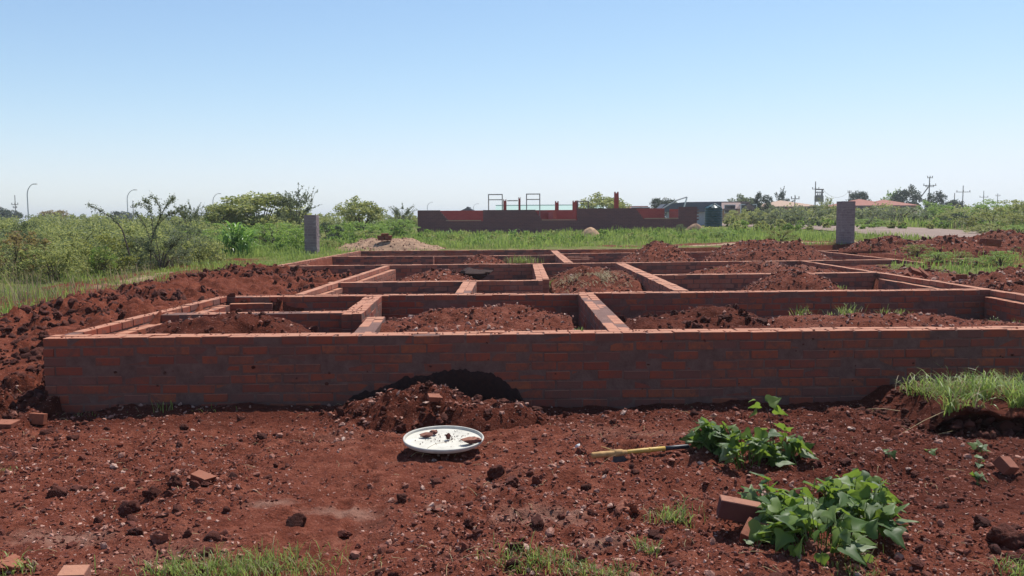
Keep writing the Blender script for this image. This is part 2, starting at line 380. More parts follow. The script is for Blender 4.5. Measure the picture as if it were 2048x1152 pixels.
def H(x, y, fine=True):
    x = np.asarray(x, float); y = np.asarray(y, float)
    side = ss(6.2, 9.2, y)
    out = side*(.50+.09*ss(10, 24, y)) + .22*ss(28, 47, y)
    out = out + .014*np.clip(x, 0, 25)*ss(14, 27, y) + .25*ss(60, 200, y)*(x > -30)
    ins = (x > house_L(y)+.12) & (x < house_R(y)-.12) & (y > 7.4) & (y < 27.5)
    # freshly dug bank along the left wall
    bank = gauss(x, y, -5.5, 12.0, .8, 5.2)*.07 + gauss(x, y, -5.8, 17, .8, 4.5)*.03
    notch = ss(-5.0, -3.2, x)*ss(11.2, 12.6, y)*(1-ss(18.2, 18.8, y))*(x < -2.8)
    out = out + bank*(x < -2.5) - .20*notch
    m = soil_mask(x, y)
    z = np.where(ins, .24, out)
    z = np.where((y <= 7.4) & (x > -4.0) & (x < 6.8), np.minimum(out, .0), z)
    if fine:
        rough = .026*fbm(x*2.1, y*2.1, 3, 3) + .020*fbm(x*6, y*6, 21, 3) + .011*fbm(x*19, y*19, 31, 3)
        cl = .7+.6*ss(-.35, .55, fbm(x*.9+5, y*.9, 77, 2))          # trodden flats and cloddy patches
        rough = np.where(y < 7.4, rough*cl, rough)
        lump = np.clip(fbm(x*5.2+9, y*5.2, 41, 4)+.15, 0, 2)*.12*(x < -2.8)*((y > 7.6) | (x < -4.25))*(y > 6.7)*(~ins)*ss(-6.6, -6.0, x)
        z = z + m*rough + m*lump + (1-m)*.06*fbm(x*.6, y*.6, 51, 3)
        for fx, fy, fa in FEET:
            c_, s_ = math.cos(fa), math.sin(fa); u = (x-fx)*c_+(y-fy)*s_; v = -(x-fx)*s_+(y-fy)*c_; q = (u/.13)**2+(v/.05)**2
            z = z-.020*np.exp(-q*q)+.010*np.exp(-(np.sqrt(q)-1.35)**2*9)
        yard = (y < 7.35)*1.0
        z = z + yard*(.05*gauss(x, y, 1.9, 6.3, 1.2, .5) - .06*gauss(x, y, .85, 5.05, .75, .22) + .05*gauss(x, y, .3, 5.25, .5, .2)
                      + .06*gauss(x, y, 3.3, 5.7, .9, .5) + .05*gauss(x, y, -2.2, 7.05, 1.2, .25) + .03*gauss(x, y, -3.2, 5.1, .8, .4))
    return z
def Hs(x, y): return float(H(np.array([x]), np.array([y]))[0])
def hit(px, py, it=25):                      # the ground point seen at a pixel
    d = ray(px, py); lo = 1.0; z = 0.0
    for _ in range(it):
        p = G(px, py, z); z = .5*z+.5*Hs(p[0], p[1])
    p = G(px, py, z); return np.array([p[0], p[1], Hs(p[0], p[1])])
def axis(segs):
    a = [segs[0][0]]
    for s, e, st in segs:
        n = max(1, int(round((e-s)/st))); a += list(np.linspace(s, e, n+1)[1:])
    return np.array(a)
def geo(s, e, st, k):
    a = []; v = s; d = st
    while v < e: v += d; d *= k; a.append(v)
    return np.array(a)
gx = axis([(-9, -2.5, .055), (-2.5, 12, .085)])
gx = np.concatenate([-9-geo(0, 5000, .12, 1.13)[::-1], gx, 12+geo(0, 5000, .15, 1.13)])
gy = axis([(2.2, 6.4, .12), (6.4, 19, .055), (19, 32, .1)])
gy = np.concatenate([2.2-geo(0, 60, .2, 1.4)[::-1], gy, 32+geo(0, 7000, .15, 1.06)])
PX0, PX1, PY0, PY1 = -4.9, 5.2, 3.3, 7.36
def grid(xs, ys, hole=None, zf=H):
    X, Y = np.meshgrid(xs, ys, indexing='ij'); Z = zf(X, Y)
    V = np.stack([X, Y, Z], -1).reshape(-1, 3); ny = len(ys)
    i = np.arange(len(xs)-1)[:, None]*ny; j = np.arange(ny-1)[None, :]
    F = np.stack([i+j, i+ny+j, i+ny+j+1, i+j+1], -1).reshape(-1, 4)
    if hole:
        c = V[F].mean(1); F = F[~((c[:, 0] > hole[0]+.1) & (c[:, 0] < hole[1]-.1) & (c[:, 1] > hole[2]+.12) & (c[:, 1] < hole[3]-.08))]
    return V, F
V, F = grid(gx, gy, (PX0, PX1, PY0, PY1))
mk = soil_mask(V[:, 0], V[:, 1])
track = gauss(V[:, 0], V[:, 1], 8.2, 30.2, 4.2, 1.1) + .9*gauss(V[:, 0], V[:, 1], 13, 29, 3, 1.5)
track = np.maximum(track, .8*gauss(V[:, 0], V[:, 1], -7.4, 17, .9, 6))
mk = np.maximum(mk, np.clip(track*2.1, 0, 2)*(V[:, 1] > 10))
inner = (V[:, 0] > house_L(V[:, 1])-.2) & (V[:, 0] < house_R(V[:, 1])+.1) & (V[:, 1] < 27.6) & (V[:, 1] > 7)
mk = np.where(inner, 1.0, mk)
tag(MB().add(V, F, mk).build('ground', M['ground'], smooth=True), kind='structure')
xs = np.linspace(PX0, PX1, 600); ys = 3.3+(PY1-3.3)*np.linspace(0, 1, 300)**1.25
V, F = grid(xs, ys, None, lambda x, y: H(x, y)+.003)
dust = np.zeros(len(V))
for px, py, a, b in ((1085, 1040, .30, .16), (1000, 975, .12, .10), (690, 1020, .28, .10), (120, 1075, .35, .15), (880, 1010, .1, .08), (540, 1010, .2, .08), (1200, 1090, .18, .08), (850, 900, .1, .05)):
    q = G(px, py, 0); dust = np.maximum(dust, gauss(V[:, 0], V[:, 1], q[0], q[1], a, b))
damp = np.maximum(ss(.7, 2.0, V[:, 0]+.5*n2(V[:, 1]*1.5, V[:, 0]*0, 3))*ss(4.1, 4.9, V[:, 1]), .8*ss(6.3, 6.8, V[:, 1])); dust = dust-damp*(1-dust)
tag(MB().add(V, F, dust).build('bare_soil', M['soil'], smooth=True), kind='structure')
# the road past the plot
ry = np.concatenate([np.linspace(2, 60, 80), 60+geo(0, 400, 1, 1.12)])
cxr = 18.2+.02*(ry-30)
V = []
for s, dz in ((-2.75, -.02), (-2.5, .05), (0, .09), (2.5, .05), (2.75, -.02)):
    xx = cxr+s; V.append(np.stack([xx, ry, H(cxr, ry, False)+dz+.02], -1))
V = np.stack(V, 1); n = 5
i = np.arange(len(ry)-1)[:, None]*n; j = np.arange(4)[None, :]
F = np.stack([i+j, i+j+1, i+n+j+1, i+n+j], -1).reshape(-1, 4)
tag(MB().add(V.reshape(-1, 3), F).build('road', M['road'], smooth=True), kind='structure')

# ------------------------------------------------------------------ stones and clods
def ico(sub):
    t = (1+5**.5)/2
    V = [np.array(v, float) for v in [(-1,t,0),(1,t,0),(-1,-t,0),(1,-t,0),(0,-1,t),(0,1,t),(0,-1,-t),(0,1,-t),(t,0,-1),(t,0,1),(-t,0,-1),(-t,0,1)]]
    V = [v/np.linalg.norm(v) for v in V]
    F = [(0,11,5),(0,5,1),(0,1,7),(0,7,10),(0,10,11),(1,5,9),(5,11,4),(11,10,2),(10,7,6),(7,1,8),(3,9,4),(3,4,2),(3,2,6),(3,6,8),(3,8,9),(4,9,5),(2,4,11),(6,2,10),(8,6,7),(9,8,1)]
    for _ in range(sub):
        mid = {}; NF = []
        def md(a, b):
            k = (min(a, b), max(a, b))
            if k not in mid:
                v = V[a]+V[b]; V.append(v/np.linalg.norm(v)); mid[k] = len(V)-1
            return mid[k]
        for a, b, c in F:
            ab, bc, ca = md(a, b), md(b, c), md(c, a); NF += [(a, ab, ca), (b, bc, ab), (c, ca, bc), (ab, bc, ca)]
        F = NF
    return np.array(V), np.array(F)
ICO = [ico(0), ico(1), ico(2), ico(3)]
def rock(sub, seed, amp=.28, cut=True):
    r = np.random.default_rng(seed); V, F = ICO[sub]
    V = V.copy()
    d = 1+amp*r.normal(0, .5, len(V)) if sub < 2 else 1+amp*(fbm(V[:, 0]*1.6+seed, V[:, 1]*1.6+V[:, 2]*1.3, seed, 2)+.45*fbm(V[:, 0]*5+seed, V[:, 1]*5+V[:, 2]*4, seed+5, 3))
    V = V*d[:, None]
    if cut:                                   # a few broken flat faces
        for _ in range(4):
            n = r.normal(size=3); n /= np.linalg.norm(n); h = r.uniform(.55, .8)
            e = V @ n-h; V = V-np.clip(e, 0, None)[:, None]*n*.9
    return V, F
TPL0 = [rock(0, s, .35, False) for s in range(10)]
TPL1 = [rock(1, s+50, .30) for s in range(10)]
TPL2 = [rock(2, s+90, .34) for s in range(8)]
def randR(r):
    q = r.normal(size=4); q /= np.linalg.norm(q); a, b, c, d = q
    return np.array([[a*a+b*b-c*c-d*d, 2*(b*c-a*d), 2*(b*d+a*c)], [2*(b*c+a*d), a*a-b*b+c*c-d*d, 2*(c*d-a*b)], [2*(b*d-a*c), 2*(c*d+a*b), a*a-b*b-c*c+d*d]])
OCT = []
for _s in range(8):
    _r = np.random.default_rng(300+_s); OCT.append((np.array([[1,0,0],[-1,0,0],[0,1,0],[0,-1,0],[0,0,1],[0,0,-1]], float)*_r.uniform(.6, 1.25, (6, 1))+_r.normal(0, .18, (6, 3)), np.array([[0,2,4],[2,1,4],[1,3,4],[3,0,4],[2,0,5],[1,2,5],[3,1,5],[0,3,5]])))
def scatter(mb, P, S, tpls, r, flat=.65, sink=.3):
    P = np.asarray(P, float).reshape(-1, 3); S = np.asarray(S)[:len(P)]; n = len(P); ti = r.integers(0, len(tpls), n)
    for k, (V, F) in enumerate(tpls):
        m = np.where(ti == k)[0]
        if not len(m): continue
        q = r.normal(size=(len(m), 4)); q /= np.linalg.norm(q, axis=1, keepdims=True); a, b, c, d = q.T
        R = np.array([[a*a+b*b-c*c-d*d, 2*(b*c-a*d), 2*(b*d+a*c)], [2*(b*c+a*d), a*a-b*b+c*c-d*d, 2*(c*d-a*b)], [2*(b*d-a*c), 2*(c*d+a*b), a*a-b*b-c*c+d*d]]).transpose(2, 0, 1)
        sc3 = np.stack([np.ones(len(m)), r.uniform(.6, 1, len(m)), r.uniform(.4, .8, len(m))], 1)
        W = np.einsum('nij,nvj->nvi', R, V[None]*sc3[:, None, :]); W[:, :, 2] *= (flat+.35*r.random(len(m)))[:, None]
        W = W*S[m][:, None, None]+P[m][:, None, :]; W[:, :, 2] += (S[m]*(.55-sink))[:, None]
        mb.add(W.reshape(-1, 3), (F[None]+(np.arange(len(m))*len(V))[:, None, None]).reshape(-1, 3))
    if not mb.n: mb.add(TPL0[0][0]*.001+np.array([0, 9, -1]), TPL0[0][1])
    return mb

# ------------------------------------------------------------------ brick foundation of the house
def brick_mesh(seed):
    """a slightly worn brick, chamfered: unit size"""
    r = np.random.default_rng(seed); c = np.array([.018, .035, .05])
    V = []; 
    for sx in (-1, 1):
        for sy in (-1, 1):
            for sz in (-1, 1):
                s = np.array([sx, sy, sz])*.5
                j = r.normal(0, .006, 3)
                for ax in range(3):
                    q = s*(1-2*c*np.array([a != ax for a in range(3)])); V.append(q+j)
    V = np.array(V); idx = lambda sx, sy, sz, ax: (((sx > 0)*2+(sy > 0))*2+(sz > 0))*3+ax
    Fq, Ft = [], []
    for ax in range(3):
        for s in (-1, 1):
            o = [a for a in range(3) if a != ax]; q = []
            for u, v in ((-1, -1), (1, -1), (1, 1), (-1, 1)):
                k = [0, 0, 0]; k[ax] = s; k[o[0]] = u; k[o[1]] = v; q.append(idx(*k, ax))
            flip = (s > 0) == (ax == 1)
            Fq.append(q[::-1] if flip else q)
    for ax in range(3):                      # chamfers along each edge
        o = [a for a in range(3) if a != ax]
        for u in (-1, 1):
            for v in (-1, 1):
                k0 = [0, 0, 0]; k1 = [0, 0, 0]; k0[ax] = -1; k1[ax] = 1
                for k in (k0, k1): k[o[0]] = u; k[o[1]] = v
                Fq.append([idx(*k0, o[0]), idx(*k1, o[0]), idx(*k1, o[1]), idx(*k0, o[1])])
    for sx in (-1, 1):
        for sy in (-1, 1):
            for sz in (-1, 1): Ft.append([idx(sx, sy, sz, a) for a in range(3)])
    # turn every face outwards
    def fix(f):
        p = V[f]; n = np.cross(p[1]-p[0], p[2]-p[0]); return f if n @ p.mean(0) > 0 else f[::-1]
    return V, np.array([fix(f) for f in Fq]), np.array([fix(f) for f in Ft])
BR = [brick_mesh(s) for s in range(6)]
def add_brick(mb, c, size, R, k):
    V, Fq, Ft = BR[k % 6]; W = (V*np.array(size)) @ R.T+np.array(c)
    off = mb.n; mb.add(W, Fq); mb.L.append((Ft+off).ravel()); mb.T.append(np.full(len(Ft), 3))
BRICK_ME = []
for k in range(6):
    b = MB(); add_brick(b, (0, 0, 0), (1, 1, 1), np.eye(3), k); BRICK_ME.append(b.data('brick', M['brick']))
house = thing('house_foundation', 'roofless red brick foundation of a house, low walls dividing it into rooms', 'foundation', (0, 7.3, 0))
BL, BH, GAP = .220, .072, .013
wall_no = [0]
def wall(a, b, side, t=.22, top=T, z0=.05, single=False, label=None, extend=(0, 0)):
    """brick wall; a-b is one top edge, the body lies to the left (side 1) or right (side -1) of it"""
    a = np.array(a[:2], float); b = np.array(b[:2], float)
    d = b-a; L = np.linalg.norm(d); d /= L; a = a-d*extend[0]; b = b+d*extend[1]; L = np.linalg.norm(b-a)
    n = np.array([-d[1], d[0]])*side; ang = math.atan2(d[1], d[0]); R = rotz(ang)
    wall_no[0] += 1; top = top-.0022*(wall_no[0] % 5); r = np.random.default_rng(wall_no[0])
    core = MB(); mid = (a+b)/2+n*t/2
    box(core, (*mid, (z0+top-.005)/2), (L-.012, t-.006, top-.005-z0), R)
    w = core.build('wall', M['mortar'], house)
    if label: w['label'] = label
    leaves = [t/2] if t < .15 else [t*.25, t*.75]
    mb = MB(); ncourse = int(math.ceil((top-z0)/(BH+GAP)))
    for ci in range(ncourse):
        zc = top-BH/2-ci*(BH+GAP)
        for li, off in enumerate(leaves):
            s = -(BL+GAP)*(.5 if (ci+li) % 2 else 0)-r.uniform(0, .02)
            while s < L:
                l0, l1 = max(s, 0), min(s+BL+r.normal(0, .007), L); s += BL+GAP
                if l1-l0 < .03: continue
                p = a+d*(l0+l1)/2+n*(off+r.normal(0, .0025)); th = (t/2-GAP/2 if t >= .15 else t)+(.004 if li == 0 else 0)
                zz = zc+r.normal(0, .0022)+(.006*float(n2(np.array([p[0]*.9+p[1]*.9]), np.array([ci*.6+wall_no[0]*7.0]), 5)[0]) if p[1] < 12.5 else 0); k = int(r.integers(6)); R2 = rotz(ang+r.normal(0, .007))
                if single and li == 0 and p[0] < 4.9:
                    o = bpy.data.objects.new('brick', BRICK_ME[k]); C.objects.link(o); o.parent = w
                    o.location = (p[0], p[1]-7.3, zz); o.rotation_euler = (r.normal(0, .006), r.normal(0, .008), ang+r.normal(0, .007)); o.scale = (l1-l0, th, BH+r.normal(0, .0015))
                elif p[1] < 12.5: add_brick(mb, (*p, zz), (l1-l0, th, BH), R2, k)
                else: box(mb, (*p, zz), (l1-l0, th, BH), R2, .0012)
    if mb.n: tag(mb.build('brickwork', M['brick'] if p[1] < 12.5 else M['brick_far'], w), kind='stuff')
    return w
def g2(px, py, z=T): return G(px, py, z)
LED = T-.085
wall(g2(85, 677), g2(2048, 658.5), 1, z0=-.05, single=True, label='long front wall facing the camera', extend=(0, 2.2))
wall(g2(85, 677), g2(437, 593), -1, t=.11, z0=.1, label='left outer wall of the front rooms', extend=(-.23, 0))
wall(g2(120, 676), g2(455, 594), -1, t=.115, top=LED, z0=.1, extend=(-.23, -.22))
H0, H1, H2 = g2(437, 593), g2(1160, 587.5), g2(1983, 579.5)
wall(H0, H1, 1, label='cross wall behind the front rooms')
wall(H1, H2, 1, extend=(-.002, 0), label='cross wall behind the right front room')
wall(g2(459, 607.5, LED), g2(544, 606, LED), 1, t=.112, top=LED)
wall(g2(320, 628.5), g2(690, 624.5), 1, label='short cross wall in the left front room')
wall(g2(683, 627), g2(731, 591.5), -1, label='sunlit party wall between the front rooms', extend=(.0, -.0))
wall(g2(700, 668, .63), g2(735, 632, .62), -1, top=.62, t=.2)
wall(g2(1216, 660), g2(1156, 587.5), -1, label='party wall with soil on its top', extend=(.1, -.02))
# left outer wall, middle
wall(g2(580, 591), g2(769.5, 531.5), -1, t=.11, label='left outer wall of the middle rooms', extend=(-.23, -.02))
wall(g2(624.5, 591, LED), g2(781, 539, LED), -1, t=.115, top=LED, extend=(-.23, 0))
wall(g2(669.5, 565), g2(1086, 560.5), 1, label='cross wall of the middle rooms', extend=(.12, 0))
wall(g2(906, 589.5), g2(927, 562.5), -1, label='short party wall of the middle rooms', extend=(-.22, -.01))
wall(g2(1073, 560.5), g2(1065, 528), -1, extend=(-.22, 0), label='narrow party wall of the middle rooms')
D0, D1, D2, D3 = g2(542, 532.5), g2(1024, 528), g2(1536, 522), g2(1808, 519)
wall(D0, D1, 1, label='long cross wall, left half')
wall(D1, D3, 1, extend=(-.003, 0), label='long cross wall, right half')
wall(g2(1807, 525.5, LED), g2(1926, 524.5, LED), 1, top=LED, label='lower porch wall')
wall(g2(1921, 517, .74), g2(1937, 517, .74), 1, top=.74, label='corner pier of the porch')
wall(g2(1353, 583), g2(1231.5, 526.5), -1, extend=(-.22, -.02), label='long party wall of the right rooms')
wall(g2(1295, 550.5), g2(1757, 545), 1, label='cross wall of the right rooms', extend=(-.05, -.03))
R0, R1, R2 = g2(2048, 590), g2(1756, 544.5), g2(1598, 521)
wall(R0, R2, -1, t=.115, extend=(3.3, 0), label='right outer wall')
wall(g2(1886, 579, LED), g2(1757, 557, LED), -1, t=.2, top=LED, extend=(-.2, 0))
wall(g2(2048, 607, LED), g2(1967, 592.5, LED), -1, t=.2, top=LED, extend=(2.6, -.03))
# rear rooms
wall(g2(542, 532.5), g2(714.5, 502.3), -1, t=.11, label='left outer wall of the rear rooms', extend=(-.23, 0))
wall(g2(600, 530, LED), g2(664, 517, LED), -1, t=.115, top=LED, extend=(-.23, 0))
wall(g2(714.5, 502), g2(1340, 497.3), 1, label='rear outer wall, left half')
wall(g2(1340, 497.3), g2(1691, 491.5), 1, extend=(-.003, 0), label='rear outer wall, right half')
wall(g2(664.5, 512.5), g2(866, 512), 1)
wall(g2(868, 512.8, .63), g2(1130, 510, .63), 1, top=.63)
wall(g2(1108, 507.8, .64), g2(1300, 505, .64), 1, top=.64)
wall(g2(1366, 504.5), g2(1500, 502.5), 1)
wall(g2(1366, 504.5), g2(1322, 497.5), -1, extend=(-.22, 0))
wall(g2(1128, 524.5), g2(1101, 500.5), -1, extend=(-.02, -.02))
for py, x0, x1 in ((519, 1129, 1181), (515.6, 1124, 1187), (512.5, 1120, 1177)):
    wall(g2(x0, py, .58), g2(x1, py-.3, .58), 1, t=.11, top=.58)
wall(g2(1603, 501.3), g2(1791, 499.3), 1, label='rear porch wall')
wall(g2(1851, 525), g2(1633.5, 501.5), -1, t=.11, extend=(-.2, -.2))
wall(g2(1765, 519, LED), g2(1656, 509.5, LED), -1, t=.11, top=LED, extend=(-.2, -.2))
wall(g2(1926, 524.5), g2(1753.5, 507.5), -1, t=.11, extend=(-.25, 0))
# crumbs of mortar left on the wall tops, and lumps of mud thrown against the front face
cr = np.random.default_rng(8); P = []
for a, b, wd in ((g2(85, 677), g2(2048, 658.5), .22), (H0, H2, .22), (g2(320, 628.5), g2(690, 624.5), .22), (g2(85, 677), g2(437, 593), -.11), (g2(683, 627), g2(731, 591.5), -.2)):
    a, b = a[:2], b[:2]; d = (b-a)/np.linalg.norm(b-a); n = np.array([-d[1], d[0]]); L = np.linalg.norm(b-a)
    for _ in range(int(L*26)):
        q = a+d*L*cr.random()+n*wd*cr.uniform(.02, .95); P.append((q[0], q[1], T-.001))
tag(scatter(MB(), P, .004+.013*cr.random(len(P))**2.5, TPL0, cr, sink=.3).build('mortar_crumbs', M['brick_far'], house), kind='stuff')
fa, fb = g2(85, 677), g2(2048, 658.5); P = []
for _ in range(70):
    x = cr.uniform(-3.9, 4.8); P.append((x, fa[1]+(fb[1]-fa[1])*(x-fa[0])/(fb[0]-fa[0])+.001, cr.uniform(.12, .64)))
tag(scatter(MB(), P, .005+.017*cr.random(len(P))**2, TPL1, cr, sink=.55).build('mud_lumps', M['clod'], house), kind='stuff')
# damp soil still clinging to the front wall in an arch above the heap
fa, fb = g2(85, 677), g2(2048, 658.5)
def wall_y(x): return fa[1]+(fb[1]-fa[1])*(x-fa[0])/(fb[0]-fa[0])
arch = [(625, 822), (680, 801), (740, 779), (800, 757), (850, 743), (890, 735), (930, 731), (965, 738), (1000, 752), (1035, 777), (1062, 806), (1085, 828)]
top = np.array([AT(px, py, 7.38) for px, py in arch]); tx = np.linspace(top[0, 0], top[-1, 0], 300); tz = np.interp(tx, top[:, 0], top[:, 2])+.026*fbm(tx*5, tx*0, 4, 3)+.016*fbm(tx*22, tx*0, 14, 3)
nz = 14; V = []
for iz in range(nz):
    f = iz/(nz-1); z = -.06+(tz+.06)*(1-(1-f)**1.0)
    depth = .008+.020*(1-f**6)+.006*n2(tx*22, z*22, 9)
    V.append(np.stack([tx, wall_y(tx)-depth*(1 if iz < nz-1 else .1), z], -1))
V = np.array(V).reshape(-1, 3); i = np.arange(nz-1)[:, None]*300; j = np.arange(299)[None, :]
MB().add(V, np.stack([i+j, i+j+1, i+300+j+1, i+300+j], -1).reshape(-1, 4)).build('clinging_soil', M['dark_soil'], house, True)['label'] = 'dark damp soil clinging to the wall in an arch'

# ------------------------------------------------------------------ heaps of soil and sand
def heap(name, label, cat, cx, cy, rx, ry, h, zb=.2, seed=1, mat='soil', p=1.2, rough=.05, clip=None, stones=0, group=None, damp=0.0, nr=44, na=130, ssize=(.012, .05), clods=0, rot=0.0, skew=(0, 0)):
    t = thing(name, label, cat, (cx, cy, zb), group)
    r = np.linspace(0, 1, nr)[:, None]; th = np.linspace(0, 2*math.pi, na, endpoint=False)[None, :]
    wob = 1+.12*n2(np.cos(th)*1.7+seed, np.sin(th)*1.7+seed, seed)
    def prof(rr): return h*np.clip(1-rr**2, 0, 1)**p
    ux, uy = rx*wob*r*np.cos(th), ry*wob*r*np.sin(th)
    sh = (1-r)**1.5
    X = cx+ux*math.cos(rot)-uy*math.sin(rot)+skew[0]*sh; Y = cy+ux*math.sin(rot)+uy*math.cos(rot)+skew[1]*sh
    nz = 1.0*fbm(X*2.3+seed, Y*2.3, seed, 4)*rough + .35*rough*fbm(X*13, Y*13, seed+7, 3)
    Z = zb+prof(r)*(1+.25*n2(X*1.3+seed, Y*1.3, seed+3))+nz*(1-r**4)-.05*(r > .985)
    inside = np.ones(Z.shape, bool)
    if clip:
        inside = (X > clip[0]) & (X < clip[1]) & (Y > clip[2]) & (Y < clip[3])
        X = np.clip(X, clip[0], clip[1]); Y = np.clip(Y, clip[2], clip[3]); Y = Y+.075*fbm(X*4.5, Z*6, seed+60, 4)*(Y <= clip[2]+1e-6)*(cat == 'soil bank')
    V = np.stack([X+0*Z, Y+0*Z, Z], -1).reshape(-1, 3)
    i = np.arange(nr-1)[:, None]*na; j = np.arange(na)[None, :]; k = (j+1) % na
    MB().add(V, np.stack([i+j, i+na+j, i+na+k, i+k], -1).reshape(-1, 4), -damp).build('mound', M[mat], t, True)
    rg = np.random.default_rng(seed+500)
    def pts(n, k=0):
        ri = (np.sqrt(rg.random(n))*.97*(nr-1)).astype(int); ti = rg.integers(0, na, n); q = V.reshape(nr, na, 3)[ri, ti]
        ok = (inside+np.zeros((nr, na), bool))[ri, ti]; q = q[ok]; n = len(q)
        return q+np.stack([rg.normal(0, .03, n), rg.normal(0, .03, n), np.zeros(n)], 1)
    if stones:
        stones *= 3; S = ssize[0]*(ssize[1]/ssize[0])**(rg.random(stones)**2.6)*.8
        tag(scatter(MB(), pts(stones), S, OCT, rg).build('stones', M['stone'], t), kind='stuff')
    if clods:
        S = ssize[1]*(.35+.9*rg.random(clods)**2)
        tag(scatter(MB(), pts(clods), S, TPL2, rg, sink=.35).build('clods', M['clod'], t), kind='stuff')
    return t
c = hit(895, 822)
heap('soil_heap', 'heap of loose red soil against the front wall under a dark arch', 'soil heap', -.60, 6.84, .98, .48, .28, -.02, 3, rough=.085, clip=(-9, 9, 0, 7.33), stones=420, damp=.9, clods=110, ssize=(.008, .045), p=.85, skew=(.10, 0))
heap('soil_heap', 'dark soil spilling over the front wall left of the sunlit party wall', 'soil heap', -2.75, 7.95, 1.25, .72, .40, .30, 4, rough=.05, clip=(-3.72, -1.6, 7.50, 8.60), damp=.8, stones=150, clods=50, p=.8)
heap('soil_heap', 'broad soil fill in the middle front room, level with the wall', 'soil heap', -.42, 9.05, 1.75, 1.85, .40, .24, 5, rough=.05, clip=(-1.50, .66, 7.50, 10.98), stones=800, clods=70, p=.55, nr=70, na=180)
heap('soil_heap', 'dark cloddy soil in the right front room beside the soil-topped party wall', 'soil heap', 1.75, 8.7, 1.35, 1.15, .41, .24, 6, rough=.06, clip=(.98, 6.3, 7.56, 11.0), damp=.9, stones=250, clods=150, p=.55)
heap('soil_heap', 'long smooth gravelly soil fill across the right front room', 'soil heap', 3.7, 8.75, 2.7, 1.3, .36, .24, 7, rough=.03, clip=(.98, 6.3, 7.60, 11.1), stones=900, clods=20, p=.55, nr=70, na=200)
def hp(px, py, z): return G(px, py, z)
def hx(px, D): return AT(px, 500, D)[0]
heap('soil_heap', 'stony soil heap in the middle room behind a black lump', 'soil heap', hx(875, 16.6), 16.6, 1.3, 1.5, .44, .22, 8, clip=(-2.6, .30, 14.2, 18.45), stones=600, clods=40, ssize=(.015, .06))
heap('rubbish_heap', 'heap of dead grass and soil in the narrow middle room', 'heap', hx(1185, 15.2), 15.2, 1.05, 2.3, .44, .22, 9, clip=(.72, 2.55, 11.6, 18.3), stones=600, clods=70, ssize=(.012, .05), rough=.08, p=.7)
heap('soil_heap', 'soil heap with a loose brick in the right middle room', 'soil heap', hx(1580, 13.6), 13.6, 1.25, 1.5, .50, .2, 10, clip=(2.7, 6.4, 11.7, 14.9), stones=800, clods=50, ssize=(.012, .05))
heap('soil_heap', 'low pale-littered soil heap in the far right middle room', 'soil heap', hx(1530, 17.3), 17.3, 2.0, 1.6, .45, .2, 11, clip=(2.9, 6.6, 15.4, 19.0), stones=800, clods=20, ssize=(.015, .06), p=.7)
heap('soil_heap', 'small soil heap in the rear room left of the steps', 'soil heap', hx(965, 21.8), 21.8, .9, 1.9, .50, .2, 12, clip=(-2.5, 1.0, 19.0, 24.6), stones=400, ssize=(.02, .06))
heap('soil_heap', 'rounded soil heap in the rear room right of the steps', 'soil heap', hx(1310, 21.3), 21.3, 1.4, 2.0, .66, .22, 13, clip=(1.7, 6.6, 19.1, 25), stones=700, ssize=(.02, .07))
heap('soil_heap', 'tall stony soil heap in the rear right room, highest of all', 'soil heap', hx(1530, 22.2), 22.2, 2.1, 2.3, .80, .25, 14, clip=(3.5, 8.8, 19.3, 26), stones=1200, ssize=(.02, .075), p=1.3)
q = hp(770, 499, .66)
heap('sand_heap', 'wide brown sand heap behind the rear wall with a brick stack on top', 'sand heap', q[0]-.1, q[1]+1.9, 2.5, 1.6, .40, .55, 15, mat='river_sand', rough=.06, stones=200, ssize=(.02, .07))
q = AT(1182, 483, 38.5)
heap('sand_heap', 'small pale sand heap standing in the grass before the unfinished house', 'sand heap', q[0], 39.0, .68, .75, .62, .58, 16, mat='sand', rough=.03, p=1.1)
q = AT(1392, 460, 43)
heap('sand_heap', 'brown sand heap beside the green water tank', 'sand heap', q[0]-.05, 43.0, .72, .7, .80, .72, 17, mat='river_sand', rough=.04, p=1.1)
q = hp(1880, 500, .8)
heap('soil_heap', 'long red soil ridge with weeds right of the porch', 'soil heap', 12.6, 22.0, 2.7, 1.5, .55, .62, 18, rough=.10, stones=700, clods=60, ssize=(.02, .08), p=1.0)
heap('soil_heap', 'smaller red soil ridge beside the tall brick pillar', 'soil heap', 11.2, 24.2, 1.6, 1.0, .36, .70, 19, rough=.08, stones=350, clods=30, ssize=(.02, .08), p=1.0)
heap('soil_heap', 'weedy soil bank at the right edge beyond the outer wall', 'soil heap', 8.45, 13.0, 1.3, 1.2, .34, .48, 20, rough=.10, stones=300, clods=60, ssize=(.02, .08), p=.8)
# the bank at the right edge is undercut: turf on top, bare dark earth below its lip
t = thing('soil_bank', 'undercut soil bank under green grass at the right edge', 'soil bank', (4.2, 6.5, 0))
bx_ = np.linspace(3.0, 5.6, 180); prof = [(7.45, .16), (7.1, .20), (6.8, .235), (6.55, .25), (6.38, .25), (6.26, .245), (6.17, .235), (6.11, .215), (6.09, .19), (6.14, .165), (6.22, .14), (6.29, .11), (6.33, .07), (6.34, .03), (6.30, -.02), (6.2, -.06)]
py_, pz_ = [np.interp(np.linspace(0, 15, 46), np.arange(16), [q[k] for q in prof]) for k in (0, 1)]
tap = ss(3.05, 3.40, bx_)[:, None]; X = bx_[:, None]+0*py_[None, :]; Y = py_[None, :]+(1-tap)*.22*(py_[None, :] < 6.9)+0*X; Z = pz_[None, :]*(.06+.94*tap)-.03*(1-tap)
wob = fbm(X*3.2, Z*5+py_[None, :]*3, 61, 4); Y = Y+.075*wob*(py_[None, :] < 6.6)+.05*fbm(X*1.3, Z*0, 62, 2); Z = Z+.022*fbm(X*7, Y*7, 63, 3)
